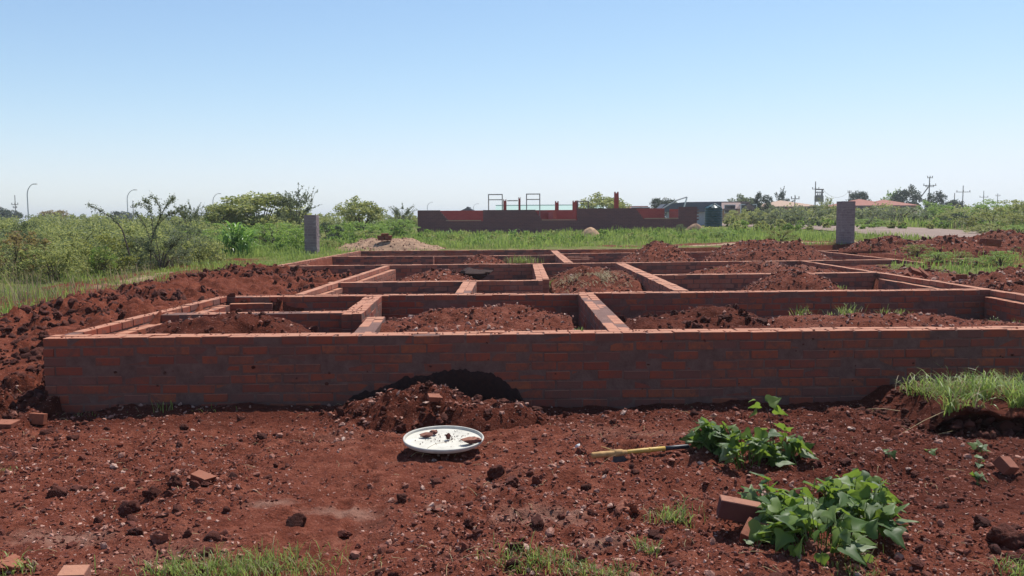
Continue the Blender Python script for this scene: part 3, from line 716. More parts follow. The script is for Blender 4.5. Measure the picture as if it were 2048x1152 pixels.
n_ = len(py_); i_ = np.arange(len(bx_)-1)[:, None]*n_; j_ = np.arange(n_-1)[None, :]
MB().add(np.stack([X, Y, Z], -1).reshape(-1, 3), np.stack([i_+j_, i_+j_+1, i_+n_+j_+1, i_+n_+j_], -1).reshape(-1, 4), -1.0).build('mound', M['soil'], t, True)
rg = np.random.default_rng(4); P = np.stack([rg.uniform(3.3, 5.0, 260), 6.02+.16*rg.random(260), np.zeros(260)], 1); P[:, 2] = H(P[:, 0], P[:, 1])+.09*rg.random(260)*ss(6.02, 6.16, P[:, 1])
tag(scatter(MB(), P, .012+.045*rg.random(260)**2.5, TPL2, rg).build('clods', M['clod'], t, True), kind='stuff')
rg = np.random.default_rng(6); P = np.stack([rg.uniform(2.95, 3.6, 240), rg.uniform(6.1, 7.1, 240), np.zeros(240)], 1); P[:, 2] = np.maximum(H(P[:, 0], P[:, 1]), .22*ss(3.05, 3.40, P[:, 0]))
tag(scatter(MB(), P, .008+.04*rg.random(240)**2.5, TPL2, rg).build('slope_clods', M['clod'], t, True), kind='stuff')
# ------------------------------------------------------------------ brick pillars at the back corners of the plot
def pillar(name, label, x, y, z0, z1, w):
    t = thing(name, label, 'pillar', (x, y, z0), 'brick gate pillars')
    b = MB(); box(b, (x, y, (z0-.2+z1)/2-.004), (w-.014, w-.014, z1-z0+.2-.008)); b.build('mortar_core', M['grey_mortar'], t)
    mb = MB(); n = int((z1-z0+.2)/.085); r = np.random.default_rng(int(x*7)+99)
    for c in range(n):
        z = z1-.0375-c*.085
        for s in range(4):
            R = rotz(s*math.pi/2); L = w-.111; k = 2 if L > .3 else 1
            for q in range(k):
                l = L/k-.008; p = R @ np.array([-w/2+L/k*(q+.5)+(.111 if c % 2 else 0)*1.0, -w/2+.053, 0])
                box(mb, (x+p[0]+r.normal(0, .002), y+p[1]+r.normal(0, .002), z), (l, .106, .075), R, .001)
    tag(mb.build('brickwork', M['plum_brick'], t), kind='stuff')
    return t
pa, pb = AT(612.5, 507, 26.4), AT(637, 507, 26.4); pt = AT(625, 430, 26.4)
pillar('brick_pillar', 'shorter plum brick pillar in front of the green thicket', (pa[0]+pb[0])/2, 26.4, pa[2], pt[2], pb[0]-pa[0])
pa, pb = AT(1681, 489, 28.0), AT(1708, 489, 28.0); pt = AT(1695, 402.5, 28.0)
pillar('brick_pillar', 'taller plum brick pillar beside the road', (pa[0]+pb[0])/2, 28.2, pa[2], pt[2], pb[0]-pa[0])

# ------------------------------------------------------------------ the unfinished house behind
DR = 47.0
def RP(px, py, D=DR): return AT(px, py, D)
base = RP(1100, 450)
ruin = thing('unfinished_house', 'half-built plum brick house with gaps for windows and bare door frames', 'house', (RP(1115, 440)[0], DR, .7))
def rwall(name, px0, px1, pyt, mat, D=DR, t=.22, z0=.3, label=None):
    a, b = RP(px0, pyt, D), RP(px1, pyt, D); z1 = (a[2]+b[2])/2
    mb = MB(); box(mb, ((a[0]+b[0])/2, D+t/2, (z0+z1)/2), (b[0]-a[0], t, z1-z0)); o = mb.build(name, M[mat], ruin)
    if label: o['label'] = label
    return z1
def steps(px0, px1, py0, py1, n, D=DR):       # raked brick edge going down from px0 to px1
    for i in range(n):
        a, b = px0+(px1-px0)*i/n, px0+(px1-px0)*(i+1)/n
        rwall('wall', a+.02, b-.02, py0+(py1-py0)*(i+1)/n, 'facing', D+.01)
rwall('wall', 835, 880, 420.6, 'facing'); steps(880, 897, 420.6, 439, 5)
rwall('wall', 897, 966, 442.5, 'facing', label='low wall under a window gap')
rwall('wall', 966, 1071, 419.8, 'facing'); steps(1071, 1086, 419.8, 440, 5)
rwall('wall', 1086, 1155, 441, 'facing', label='low wall under a window gap')
rwall('wall', 1155, 1273, 416.6, 'facing'); steps(1273, 1289, 416.6, 437, 5)
rwall('wall', 1289, 1358, 438, 'facing', label='low wall under a window gap')
rwall('wall', 1358, 1394, 413.6, 'facing', label='taller corner pier')
for i in range(4): rwall('toothed_brick', 1394.1, 1397.5, 418+i*6.5, 'facing', DR+.02, z0=RP(1394, 421+i*6.5)[2])
for px0, px1, py in ((892, 962, 442), (1084, 1152, 440.6), (1290, 1357, 437.6)):      # pale mortar bed on each sill
    a, b = RP(px0, py), RP(px1, py); mb = MB(); box(mb, ((a[0]+b[0])/2, DR+.11, a[2]+.02), (b[0]-a[0], .24, .05)); mb.build('sill', M['roof_tan'], ruin)
# rear and side walls of red stock brick
DB = 53.5
rwall('rear_wall', 838, 975, 421.2, 'stock_far', DB); rwall('rear_wall', 975, 1180, 420.2, 'stock_far', DB+.02); rwall('rear_wall', 1180, 1329, 417.2, 'stock_far', DB)
rwall('rear_wall', 1340, 1392, 418, 'stock_far', DB)
a, b = RP(837, 421), RP(1391, 420)
for x in (a[0]+.12, RP(1110, 420)[0], b[0]-.15):
    mb = MB(); box(mb, (x, (DR+.23+DB)/2, 1.15), (.22, DB-DR-.26, 1.9)); mb.build('side_wall', M['stock_far'], ruin)
mb = MB(); box(mb, ((a[0]+b[0])/2, (DR+DB)/2, .80), (b[0]-a[0]-.5, DB-DR-.1, .30)); mb.build('floor_slab', M['mortar'], ruin)
def column(px0, px1, py, D, mat='stock_far'):
    a, b = RP(px0, py, D), RP(px1, py, D); z0 = RP(px0, 424, D)[2]-.6
    mb = MB(); box(mb, ((a[0]+b[0])/2, D, (z0+a[2])/2), (b[0]-a[0], .23, a[2]-z0))
    for s in (-1, 1): box(mb, ((a[0]+b[0])/2+s*(b[0]-a[0])*.33, D, a[2]+.04), ((b[0]-a[0])*.3, .21, .08))
    mb.build('column', M[mat], ruin)
column(1006.5, 1013, 401.5, 50); column(1036.7, 1041, 397, 50); column(1110, 1117.2, 405, 50.5); column(1145, 1152, 404, 50); column(1152.5, 1156.5, 403.5, 50.3); column(1228.5, 1237, 386.5, 49.5)
def frame(px0, px1, pyt, D, transom=None, legs=(1, 1)):
    a, b = RP(px0, pyt, D), RP(px1, pyt, D); z0 = .95; mb = MB(); t = .055
    for s, x in zip(legs, (a[0], b[0])):
        if s: box(mb, (x, D, (z0+a[2])/2), (t, .11, a[2]-z0))
    box(mb, ((a[0]+b[0])/2, D, a[2]-t/2), (b[0]-a[0]-t, .108, t))
    if transom:
        z = RP(px0, transom, D)[2]; box(mb, ((a[0]+b[0])/2, D, z), (b[0]-a[0]-t, .106, t*.9))
    mb.build('door_frame', M['steel'], ruin)
frame(977, 1004.5, 388.3, 49.2, 399.6); frame(1053, 1079.5, 387.3, 49.2, 399); frame(1013.5, 1036.5, 400.6, 50, None, (0, 0)); frame(1155, 1176.5, 401.8, 50.1)
# ------------------------------------------------------------------ stack of bricks on the sand heap
q = AT(770, 480.5, 29.6); t = thing('brick_stack', 'small stack of loose bricks on top of the sand heap', 'brick stack', (q[0], 29.6, q[2]))
for i, (dx, dz, sx) in enumerate(((-.12, .04, .22), (.12, .04, .22), (-.14, .125, .25), (.13, .125, .25), (0, .205, .26))):
    mb = MB(); box(mb, (q[0]+dx, 29.6, q[2]+dz), (sx, .3, .078), rotz(.05*i), .004); mb.build('brick', M['brick_loose'], t)
# ------------------------------------------------------------------ green water tank
DT = 60.0; a, b = AT(1409.5, 447, DT), AT(1444, 447, DT); zt = AT(1426, 413, DT)[2]; rr = (b[0]-a[0])/2; cx = (a[0]+b[0])/2; z0 = a[2]-.25
t = thing('water_tank', 'dark green ribbed plastic water tank with a domed lid', 'water tank', (cx, DT, z0))
hh = zt-z0; prof = [(0, 0), (rr*.97, 0), (rr, .04)]
for i in range(7):
    zz = .05+(hh-.28)*i/7; st = (hh-.28)/7
    prof += [(rr, zz+.02), (rr, zz+st*.72), (rr*.968, zz+st*.80), (rr*.968, zz+st*.94)]
prof += [(rr, hh-.2), (rr*.97, hh-.1)]
lathe(MB(), prof, (cx, DT, z0), 40).build('body', M['tank'], t, True)
lathe(MB(), [(rr*.97, hh-.1), (rr*.8, hh-.02), (rr*.5, hh+.07), (rr*.24, hh+.12), (rr*.22, hh+.15), (0.001, hh+.15)], (cx, DT, z0), 40, lambda th, z: 1+.05*np.cos(th*8)[None, :]*(z < hh+.1)[:, None]).build('domed_top', M['tank'], t, True)
lathe(MB(), [(rr*.26, hh+.13), (rr*.27, hh+.19), (rr*.2, hh+.215), (.001, hh+.22)], (cx+rr*.1, DT, z0), 20).build('lid', M['tank'], t, True)
for k in range(5):
    ang = k*1.2566+.3; mb = MB(); bar(mb, (cx+rr*.35*math.cos(ang), DT+rr*.35*math.sin(ang), z0+hh+.115), (cx+rr*.95*math.cos(ang), DT+rr*.95*math.sin(ang), z0+hh-.05), .16, .06); mb.build('top_rib', M['tank'], t)

# ------------------------------------------------------------------ buildings beyond
def gable(name, label, px0, px1, py_eave, py_ridge, D, dep, roof, wall_mat='plaster', kind='gable', ext=.4, corr=False, zb=None, win=True):
    a, b = AT(px0, py_eave, D), AT(px1, py_eave, D); zr = AT((px0+px1)/2, py_ridge, D+dep/2)[2]; ze = (a[2]+b[2])/2
    cx = (a[0]+b[0])/2; W = b[0]-a[0]; z0 = Hs(cx, D)-.2
    t = thing(name, label, 'house', (cx, D, z0))
    mb = MB(); box(mb, (cx, D+dep/2, (z0+ze-.05)/2), (W-2*ext, dep-2*ext, ze-.05-z0)); wl = mb.build('wall', M[wall_mat], t)
    if win:
        for k in range(max(2, int(W/4))):
            x = cx-W/2+ext+(W-2*ext)*(k+.5)/max(2, int(W/4)); fz = max(z0+1.2, ze-1.35)
            mb = MB(); box(mb, (x, D+ext-.01, fz+.45), (1.3, .08, 1.0)); f = mb.build('window', M['white_paint'], t)
            mb = MB(); box(mb, (x, D+ext-.045, fz+.45), (1.16, .03, .86)); mb.build('pane', M['pane'], f)
    x0, x1, y0, y1 = cx-W/2, cx+W/2, D, D+dep; e = min(dep/2, W/2)
    if kind == 'hip': i0, i1 = x0+e, x1-e
    else: i0, i1 = x0, x1
    if kind == 'front':                       # gable end faces the camera
        V = [(x0, y0, ze), (x1, y0, ze), (x1, y1, ze), (x0, y1, ze), (cx, y0, zr), (cx, y1, zr)]
        F4 = [(1, 2, 5, 4), (0, 4, 5, 3), (0, 3, 2, 1)]; F3 = [(0, 1, 4), (2, 3, 5)]
    else:
        V = [(x0, y0, ze), (x1, y0, ze), (x1, y1, ze), (x0, y1, ze), (i0, (y0+y1)/2, zr), (i1, (y0+y1)/2, zr)]
        F4 = [(0, 1, 5, 4), (2, 3, 4, 5), (0, 3, 2, 1)]; F3 = [(1, 2, 5), (3, 0, 4)]
    mb = MB(); mb.add(V, F4); off = 0; mb.L.append(np.array(F3).ravel()); mb.T.append(np.full(2, 3))
    rf = mb.build('roof', M[roof], t)
    mb = MB(); bar(mb, (V[4][0], V[4][1], zr+.03), (V[5][0], V[5][1], zr+.03), .3, .12); mb.build('ridge', M[roof], rf)
    mb = MB(); box(mb, (cx, D-.02, ze-.06), (W, .06, .16)); mb.build('fascia', M['white_paint'] if roof == 'roof_green' else M['roof_brown'], t)
    return t
gable('green_roofed_building', 'long building with a pale green metal roof far behind the unfinished house', 990, 1215, 427, 410.5, 130, 14, 'roof_green', 'white_paint')
gable('grey_gabled_house', 'small dark grey gable roof peeking over the half-built wall on the left', 917, 953, 423, 415.5, 120, 8, 'roof_grey', kind='front')
gable('orange_roofed_house', 'low house with a pale orange roof between the chimney column and the dark tree', 1258, 1306, 419.5, 413.5, 105, 8, 'roof_red')
gable('brown_roofed_house', 'house with brown roof and ochre gable right of the water tank', 1440, 1512, 418, 404.5, 95, 9, 'roof_brown')
qg = AT(1503, 405, 92.5)
gable('ochre_gabled_house', 'ochre gable end facing the road beside a dark cypress-like tree', 1486, 1510, 417, 406, 92, 3, 'roof_brown', kind='front', ext=.15)
gable('tan_roofed_house', 'long house with a broad tan tiled roof behind the transformer poles', 1530, 1648, 413, 400.5, 115, 12, 'roof_tan', kind='hip')
gable('red_hipped_house', 'house with a red tiled hip roof right of the tall brick pillar', 1698, 1800, 411, 397.8, 110, 10, 'roof_red', kind='hip')
gable('red_roofed_house', 'lower red tiled hip roof beneath the round dark tree', 1748, 1842, 411, 399, 118, 9, 'roof_red', kind='hip')
# blue-grey metal shed with a slanting roof and vertical sheeting
DS = 70.0; t = thing('metal_shed', 'blue grey metal shed with sloping sheet roof behind the water tank', 'shed', (AT(1380, 430, DS)[0], DS, 1.0))
P0 = [AT(px, py, DS) for px, py in ((1322, 417), (1331, 408), (1372, 404), (1443, 403.3), (1443, 423.5), (1322, 423.5))]
V = np.array([p+np.array([0, 0, 0]) for p in P0]+[p+np.array([0, 2.5, .0]) for p in P0]); n = 6
mb = MB(); mb.add(V, [[i, (i+1) % n, (i+1) % n+n, i+n] for i in range(n)]); mb.L.append(np.arange(n)); mb.T.append(np.array([n])); mb.L.append(np.arange(2*n-1, n-1, -1)); mb.T.append(np.array([n]))
mb.build('roof', M['sheet'], t)
a, b = AT(1335, 424, DS), AT(1440, 424, DS); k = 0; x = a[0]
while x < b[0]:
    mb = MB(); box(mb, (x+.11, DS+.4+.02*(k % 2), (.8+a[2])/2), (.215, .04, a[2]-.8)); mb.build('wall_panel', M['galv'], t); x += .22; k += 1
t = thing('pole_frame', 'slanting pole frame leaning up over the metal shed', 'frame', AT(1368, 418, 66))
mb = MB(); tube(mb, [AT(1320, 420, 66), AT(1352, 401, 66), AT(1374, 394, 66)], .05, 6); mb.build('slanting_pole', M['galv'], t)
mb = MB(); tube(mb, [AT(1374, 394, 66), AT(1367, 419, 66)], .06, 6); mb.build('post', M['white_paint'], t)

# ------------------------------------------------------------------ street lamps and power poles
def ground_at(px, D):
    p = AT(px, 436, D); return np.array([p[0], D, Hs(p[0], D)])
def lamp(label, px, py_top, px_tip, D, r=.085):
    b = ground_at(px, D); top = AT(px, py_top, D); tip = AT(px_tip, py_top, D)
    t = thing('street_lamp', label, 'street lamp', b, 'street lamps along the far road')
    h = top[2]-b[2]; w = tip[0]-top[0]
    tube(MB(), [b, b+[0, 0, h*.45], b+[0, 0, h*.72]], [r*1.25, r, r*.9], 8).build('pole', M['galv'], t)
    pts = [b+np.array([w*(1-math.cos(a)), 0, h*.72+h*.27*math.sin(a)]) for a in np.linspace(0, 1.5, 12)]
    tube(MB(), pts, np.linspace(r*.9, r*.6, 12), 8).build('arm', M['galv'], t)
    e = pts[-1]; mb = MB(); box(mb, e+np.array([w*.12, 0, -.02]), (max(.7, w*.3), .3, .14), None, .01); mb.build('lamp_head', M['steel'], t)
lamp('leftmost street lamp, tallest, with curved arm above the scrub', 57, 367, 73, 150, .10)
lamp('middle street lamp with curved arm left of the thorn tree', 256, 379, 272, 185, .10)
lamp('third street lamp with curved arm left of the big thicket', 427, 386.5, 440, 215, .11)
lamp('faint distant lamp left of the grey gable', 855, 404, 864, 330, .12)
lamp('tiny distant lamp right of the grey gable', 947, 407, 956, 400, .13)
def pole(label, px, py_top, D, arms=((.92, 1.1),), r=.11, stay=None, extra=None, twin=None):
    b = ground_at(px, D); top = AT(px, py_top, D); h = top[2]-b[2]
    t = thing('power_pole', label, 'power pole', b, 'wooden power poles')
    tube(MB(), [b-[0, 0, .3], b+[0, 0, h*.5], b+[0, 0, h]], [r*1.0, r*.8, r*.6], 8).build('pole', M['pole'], t)
    for f, w in arms:
        mb = MB(); bar(mb, b+np.array([-w, -.12, h*f]), b+np.array([w, -.12, h*f]), .09, .10); am = mb.build('crossarm', M['pole'], t)
        for s in (-1, -.0, 1):
            tube(MB(), [b+np.array([w*.9*s, -.12, h*f+.07]), b+np.array([w*.9*s, -.12, h*f+.32])], .06, 6).build('insulator', M['glassware'], am)
    if stay:
        e = AT(stay[0], stay[1], D); tube(MB(), [b+np.array([0, 0, h*.8]), e], .09, 6).build('strut', M['pole'], t)
    if twin:
        x2 = AT(twin[0], twin[1], D); b2 = np.array([x2[0], D, b[2]])
        tube(MB(), [b2-[0, 0, .3], b2+[0, 0, x2[2]-b2[2]]], r, 8).build('second_pole', M['pole'], t)
        for py in (379, 384.5, 402.5):
            p0, p1 = AT(px, py, D), AT(twin[0], py, D); mb = MB(); bar(mb, p0+[0, -.15, 0], p1+[.2, -.15, 0], .14, .2); mb.build('crossbeam', M['pole'], t)
        c = AT((px+twin[0])/2+1, 397, D); mb = MB(); box(mb, c, (1.1, .8, 1.1)); tr = mb.build('transformer', M['steel'], t)
        for s in (-.3, 0, .3): tube(MB(), [c+[s, 0, .5], c+[s, 0, .9]], .07, 6).build('bushing', M['glassware'], tr)
        for s in (-.62, .62): mb = MB(); box(mb, c+np.array([s, 0, 0]), (.1, .6, .8)); mb.build('cooling_fin', M['steel'], tr)
pole('power pole with crossarm at the far left edge', 32, 390, 150, ((.70, .6), (.60, .35)), .10)
pole('short power pole left of the thorn tree', 267, 401, 170, ((.72, .45),), .10)
pole('pair of poles carrying a transformer above the tan roof', 1629.5, 363, 140, ((.8, .6),), .13, twin=(1644.5, 378.5))
pole('thin pole in front of the tan roof', 1589, 390, 110, ((.85, .55),), .09)
pole('plain pole left of the round dark tree', 1697, 383, 150, ((.97, .3),), .12)
pole('tall power pole with crossarms and a slanting strut right of the red roof', 1856.5, 354.5, 140, ((.80, 1.1), (.77, .7), (.985, .45)), .13, (1839, 398))
pole('tall power pole with single crossarm, second from the right edge', 1924, 371, 150, ((.80, 1.3),), .11)
pole('short dark pole left of the tall single-arm pole', 1907.5, 386, 170, ((.6, .35),), .12)
pole('faint short pole right of the strutted pole', 1889, 389, 200, ((.9, .5),), .11)
pole('distant pole with small crossarm above the right bushes', 1965.5, 381.5, 190, ((.76, 1.0),), .11)
pole('faint distant pole near the right edge', 1993.5, 387, 220, ((.9, .6),), .12)
w0, w1 = AT(1645, 378, 140), AT(1697, 384, 150); ts = np.linspace(0, 1, 16)[:, None]
tag(tube(MB(), w0+(w1-w0)*ts-np.array([0, 0, 1.0])*(1.2*4*ts*(1-ts)), .022, 5).build('power_line', M['steel']), 'sagging overhead wire between the transformer poles and the plain pole', 'wire')
# ------------------------------------------------------------------ vegetation
def leafquads(mb, Cn, size, r, up=.35, asp=.55):
    """one small pointed leaf at each centre"""
    n = len(Cn); size = np.broadcast_to(size, (n,))[:, None]
    d = r.normal(size=(n, 3)); d[:, 2] += up; d /= np.linalg.norm(d, axis=1, keepdims=True)
    s = np.cross(d, r.normal(size=(n, 3))); s /= (np.linalg.norm(s, axis=1, keepdims=True)+1e-9)
    V = np.stack([Cn-d*size*.5, Cn+s*size*asp*.5, Cn+d*size*.5, Cn-s*size*asp*.5], 1).reshape(-1, 3)
    return mb.add(V, np.arange(4*n).reshape(-1, 4))
def clumps(r, K, lo=.1, flat=1.0):
    """centres of leaf clumps filling an uneven dome one unit wide and high"""
    out = []
    while len(out) < K:
        p = r.uniform(-1, 1, 3)*[.5, .5, .5]; p[2] = r.uniform(lo, 1)
        e = (p[0]/.46)**2+(p[1]/.46)**2+((p[2]-.42)/.52)**2
        if .25 < e < 1.0+.25*r.random(): out.append(p)
    return np.array(out)
def bush_proto(seed, n=2600, K=50, size=.046, cr=(.05, .13), lo=.08, twigs=0, trunk=.0, sp=.6):
    r = np.random.default_rng(seed); Cc = clumps(r, K, lo)
    if trunk: Cc[:, 2] = trunk+Cc[:, 2]*(1-trunk)
    rad = r.uniform(*cr, K); ci = r.choice(K, n, p=rad/rad.sum())
    v = r.normal(size=(n, 3)); v /= np.linalg.norm(v, axis=1, keepdims=True)
    P = Cc[ci]+v*(rad[ci]*r.random(n)**.4)[:, None]*[1, 1, .8]
    st = MB(); base = np.array([0, 0, -.05])
    for k in range(0, K, 3):
        m = Cc[k]*[.35, .35, .55] if not trunk else np.array([Cc[k][0]*.2, Cc[k][1]*.2, trunk*.9])
        tube(st, [base+r.normal(0, .015, 3)*[1, 1, 0], m, Cc[k]], [.016 if trunk else .010, .009, .003], 5, False)
    if trunk: tube(st, [base, [0, 0, trunk*.5], [.01, .01, trunk*1.05]], [.045, .032, .024], 8)
    extra = []
    for k in range(twigs):
        c = Cc[r.integers(K)]; d = c-np.array([0, 0, .15]); d /= np.linalg.norm(d); d = d+r.normal(0, .25, 3); d[2] = abs(d[2])*.8+.15; L = r.uniform(.12, .34)
        ts = np.linspace(0, 1, 5)[:, None]; pts = c+d*L*ts+np.array([0, 0, -.08])*ts**2*L*2
        tube(st, pts, np.linspace(.004, .0015, 5), 4, False)
        tt = r.random(26)[:, None]; extra.append(c+d*L*tt+np.array([0, 0, -.08])*tt**2*L*2+r.normal(0, .012, (26, 3)))
    P = np.concatenate([P]+extra) if extra else P
    f = MB(); leafquads(f, P, size*r.uniform(sp, 1.3, len(P)), r)
    return f.data('foliage', M['lf_olive']), st.data('stem', M['bark'])
PROTO = {'a': bush_proto(1), 'b': bush_proto(2, K=34, cr=(.06, .16)), 'c': bush_proto(3, 2800, 64, .040, (.05, .11)),
         'thorn': bush_proto(4, 2600, 50, .038, (.06, .13), .15, 80), 'thorn2': bush_proto(5, 2400, 40, .038, (.06, .14), .2, 90),
         'tree': bush_proto(6, 4200, 64, .06, (.10, .18), .15, 0, .16), 'tree2': bush_proto(7, 3600, 50, .06, (.09, .17), .2, 0, .22),
         'cone': bush_proto(8, 4000, 90, .06, (.08, .15), .02, 0, .05), 'sparse': bush_proto(9, 1100, 30, .06, (.07, .13), .25, 20, .2)}
def plant(name, label, cat, px, D, wpx, pyt, mat, proto, group, rz=None, dz=0.0, dep=None):
    p = AT(px, 440, D); z0 = Hs(p[0], D)+dz; h = AT(px, pyt, D)[2]-z0; wd = wpx/FPX*D
    t = thing(name, label, cat, (p[0], D, z0), group)
    t.rotation_euler = (0, 0, rz if rz is not None else (px*1.7+D) % 6.28)
    f, s = PROTO[proto]
    for nm, me, m in (('foliage', f, mat), ('stem', s, 'bark')):
        o = bpy.data.objects.new(nm if cat != 'tree' or nm != 'foliage' else 'crown', me); C.objects.link(o); o.parent = t
        if cat == 'tree' and nm == 'stem': o.name = 'trunk'
        o.scale = (wd, wd, h); o.material_slots[0].link = 'OBJECT'; o.material_slots[0].material = M[m]
    return t
LB = 'bushes of the left thicket'; RB = 'bushes beyond the road'; TR = 'trees on the skyline'
for a in [
    ('rusty-leaved bush at the left edge below the power pole', 22, 16.5, 150, 440, 'lf_rust', 'a'),
    ('dark grey-green bush beside the rusty bush', 55, 19.5, 70, 436, 'lf_grey', 'b'),
    ('yellow-green bush in the front row of the left thicket', 205, 18.0, 130, 462, 'lf_yellow', 'b'),
    ('tall dark green bush in the front row, centre of the left thicket', 200, 17.4, 58, 482, 'lf_green', 'c'),
    ('fresh green bush left of the yellow-green bush', 105, 16.2, 140, 470, 'lf_olive', 'a'),
    ('grey thorny bush with a dark base right of the dark green bush', 318, 19.0, 110, 470, 'lf_grey', 'thorn'),
    ('olive bush behind the yellow-green bush', 150, 22, 160, 446, 'lf_olive', 'c'),
    ('broad olive bush under the thorn tree', 285, 22, 150, 448, 'lf_olive', 'a'),
    ('grey-green bush right of the thorn tree', 375, 24, 90, 440, 'lf_grey', 'c'),
    ('drooping dark bush on the skyline right of the thorn tree', 378, 40, 60, 412, 'lf_grey', 'thorn'),
    ('flat-topped bush under the third street lamp', 440, 44, 76, 406, 'lf_olive', 'tree'),
    ('mid-green bush left of the broad-leaved grass clump', 405, 27, 110, 455, 'lf_green', 'b'),
    ('large grey-green thorn thicket on the skyline, widest of all', 520, 46, 180, 386, 'lf_olive', 'tree'),
    ('tall feathery thorn bush rising from the large thicket', 592, 45, 84, 383, 'lf_grey', 'thorn'),
    ('bright green bush behind the broad-leaved grass clump', 545, 33, 130, 437, 'lf_green', 'c'),
    ('bright green bush directly left of the shorter pillar', 590, 29, 84, 452, 'lf_green', 'b'),
    ('low dark bush at the foot of the shorter pillar, right side', 655, 30, 56, 474, 'lf_olive', 'c'),
    ('dark bush half hidden by the shorter pillar', 652, 36, 60, 441, 'lf_dark', 'b'),
    ('feathery grey-green thorn bush on the skyline right of the shorter pillar', 722, 52, 92, 396, 'lf_olive', 'tree2'),
    ('broad green bush below the skyline thorn bush', 735, 40, 110, 440, 'lf_green', 'a'),
    ('green bush left of the half-built wall', 795, 45, 90, 432, 'lf_green', 'c'),
    ('small thorn bush touching the left end of the half-built wall', 803, 58, 48, 413, 'lf_grey', 'thorn'),
    ('low olive bush in the grass left of the half-built wall', 738, 33, 70, 458, 'lf_olive', 'b'),
]: plant('bush', a[0], 'bush', *a[1:], LB)
for a in [
    ('small grey shrub in the grass before the taller corner pier', 1361, 40, 24, 444, 'lf_grey', 'c'),
    ('bushy green weeds below the water tank', 1408, 38, 62, 455, 'lf_green', 'b'),
    ('leafy green weeds at the edge of the sandy track', 1452, 36, 64, 459, 'lf_green', 'a'),
    ('pale flowering weeds beside the tall soil heap', 1563, 31, 58, 459, 'lf_yellow', 'thorn'),
    ('low bush at the far side of the road, leftmost', 1475, 75, 60, 418, 'lf_olive', 'a'),
    ('olive bush under the ochre gable', 1515, 62, 66, 424, 'lf_olive', 'c'),
    ('round dark bush under the tan roof', 1562, 66, 70, 408, 'lf_grey', 'a'),
    ('dark wide bush below the transformer poles', 1618, 60, 90, 407, 'lf_grey', 'b'),
    ('pale feathery bush left of the taller pillar', 1657, 64, 52, 396, 'lf_olive', 'thorn2'),
    ('dark low bush behind the taller pillar', 1680, 52, 70, 424, 'lf_olive', 'c'),
    ('grey-green bush right of the taller pillar under the red roof', 1745, 58, 90, 410, 'lf_grey', 'a'),
    ('broad grey-green bush in front of the red roofs', 1800, 56, 110, 408, 'lf_grey', 'c'),
    ('bright green weeds on the road verge right of the taller pillar', 1740, 44, 70, 436, 'lf_green', 'b'),
    ('green bush at the foot of the strutted power pole', 1872, 60, 76, 397, 'lf_green', 'a'),
    ('dark round bush in the verge, darkest on the right', 1908, 42, 52, 424, 'lf_dark', 'b'),
    ('yellowish bush beside the dark round bush', 1932, 43, 50, 432, 'lf_yellow', 'c'),
    ('olive bush left of the large right bush', 1920, 55, 90, 410, 'lf_olive', 'c'),
    ('large green bush on the right skyline', 1972, 58, 110, 395, 'lf_green', 'a'),
    ('tall grey-green bush near the right edge of the skyline', 2022, 50, 90, 396, 'lf_olive', 'b'),
    ('bush cut by the right edge of the picture', 2056, 42, 80, 402, 'lf_olive', 'thorn'),
    ('pale-tipped bush in front of the right skyline bushes', 1985, 38, 100, 424, 'lf_yellow', 'thorn2'),
    ('dark-hearted bush by the road below the pale-tipped bush', 1968, 33, 74, 444, 'lf_olive', 'a'),
    ('green bush by the road at the right edge', 2040, 34, 70, 446, 'lf_green', 'c'),
]: plant('bush', a[0], 'bush', *a[1:], RB)
for a in [
    ('broad dark tree behind the metal shed', 1326, 105, 62, 395.5, 'lf_dark', 'tree'),
    ('feathery tree behind the chimney column of the half-built house', 1208, 80, 96, 388, 'lf_olive', 'tree2'),
    ('pale round tree above the brown roof', 1487, 115, 62, 390, 'lf_grey', 'tree2'),
    ('dense upright dark tree left of the tan roof', 1524, 96, 42, 383, 'lf_dark', 'cone'),
    ('small open-crowned tree rising over the tan roof', 1562, 150, 42, 382, 'lf_dark', 'sparse'),
    ('round dark tree right of the plain pole', 1716, 135, 50, 382, 'lf_dark', 'tree'),
    ('pale palm-like tree behind the red hip roof', 1779, 140, 50, 383, 'lf_green', 'sparse'),
    ('tall round dark tree over the lower red roof', 1812, 130, 56, 373, 'lf_dark', 'tree2'),
    ('low dark tree behind the strutted power pole', 1870, 125, 46, 381, 'lf_dark', 'cone'),
    ('low rounded dark tree under the tall single-arm pole', 1905, 130, 44, 399, 'lf_dark', 'tree'),
    ('far dark tree left of the thorn tree', 243, 170, 46, 422, 'lf_dark', 'tree'),
    ('far orange-flecked tree near the leftmost street lamp', 108, 120, 60, 420, 'lf_rust', 'tree'),
    ('far dark tree at the left edge', 8, 150, 60, 416, 'lf_dark', 'tree2'),
]: plant('tree', a[0], 'tree', *a[1:], TR)

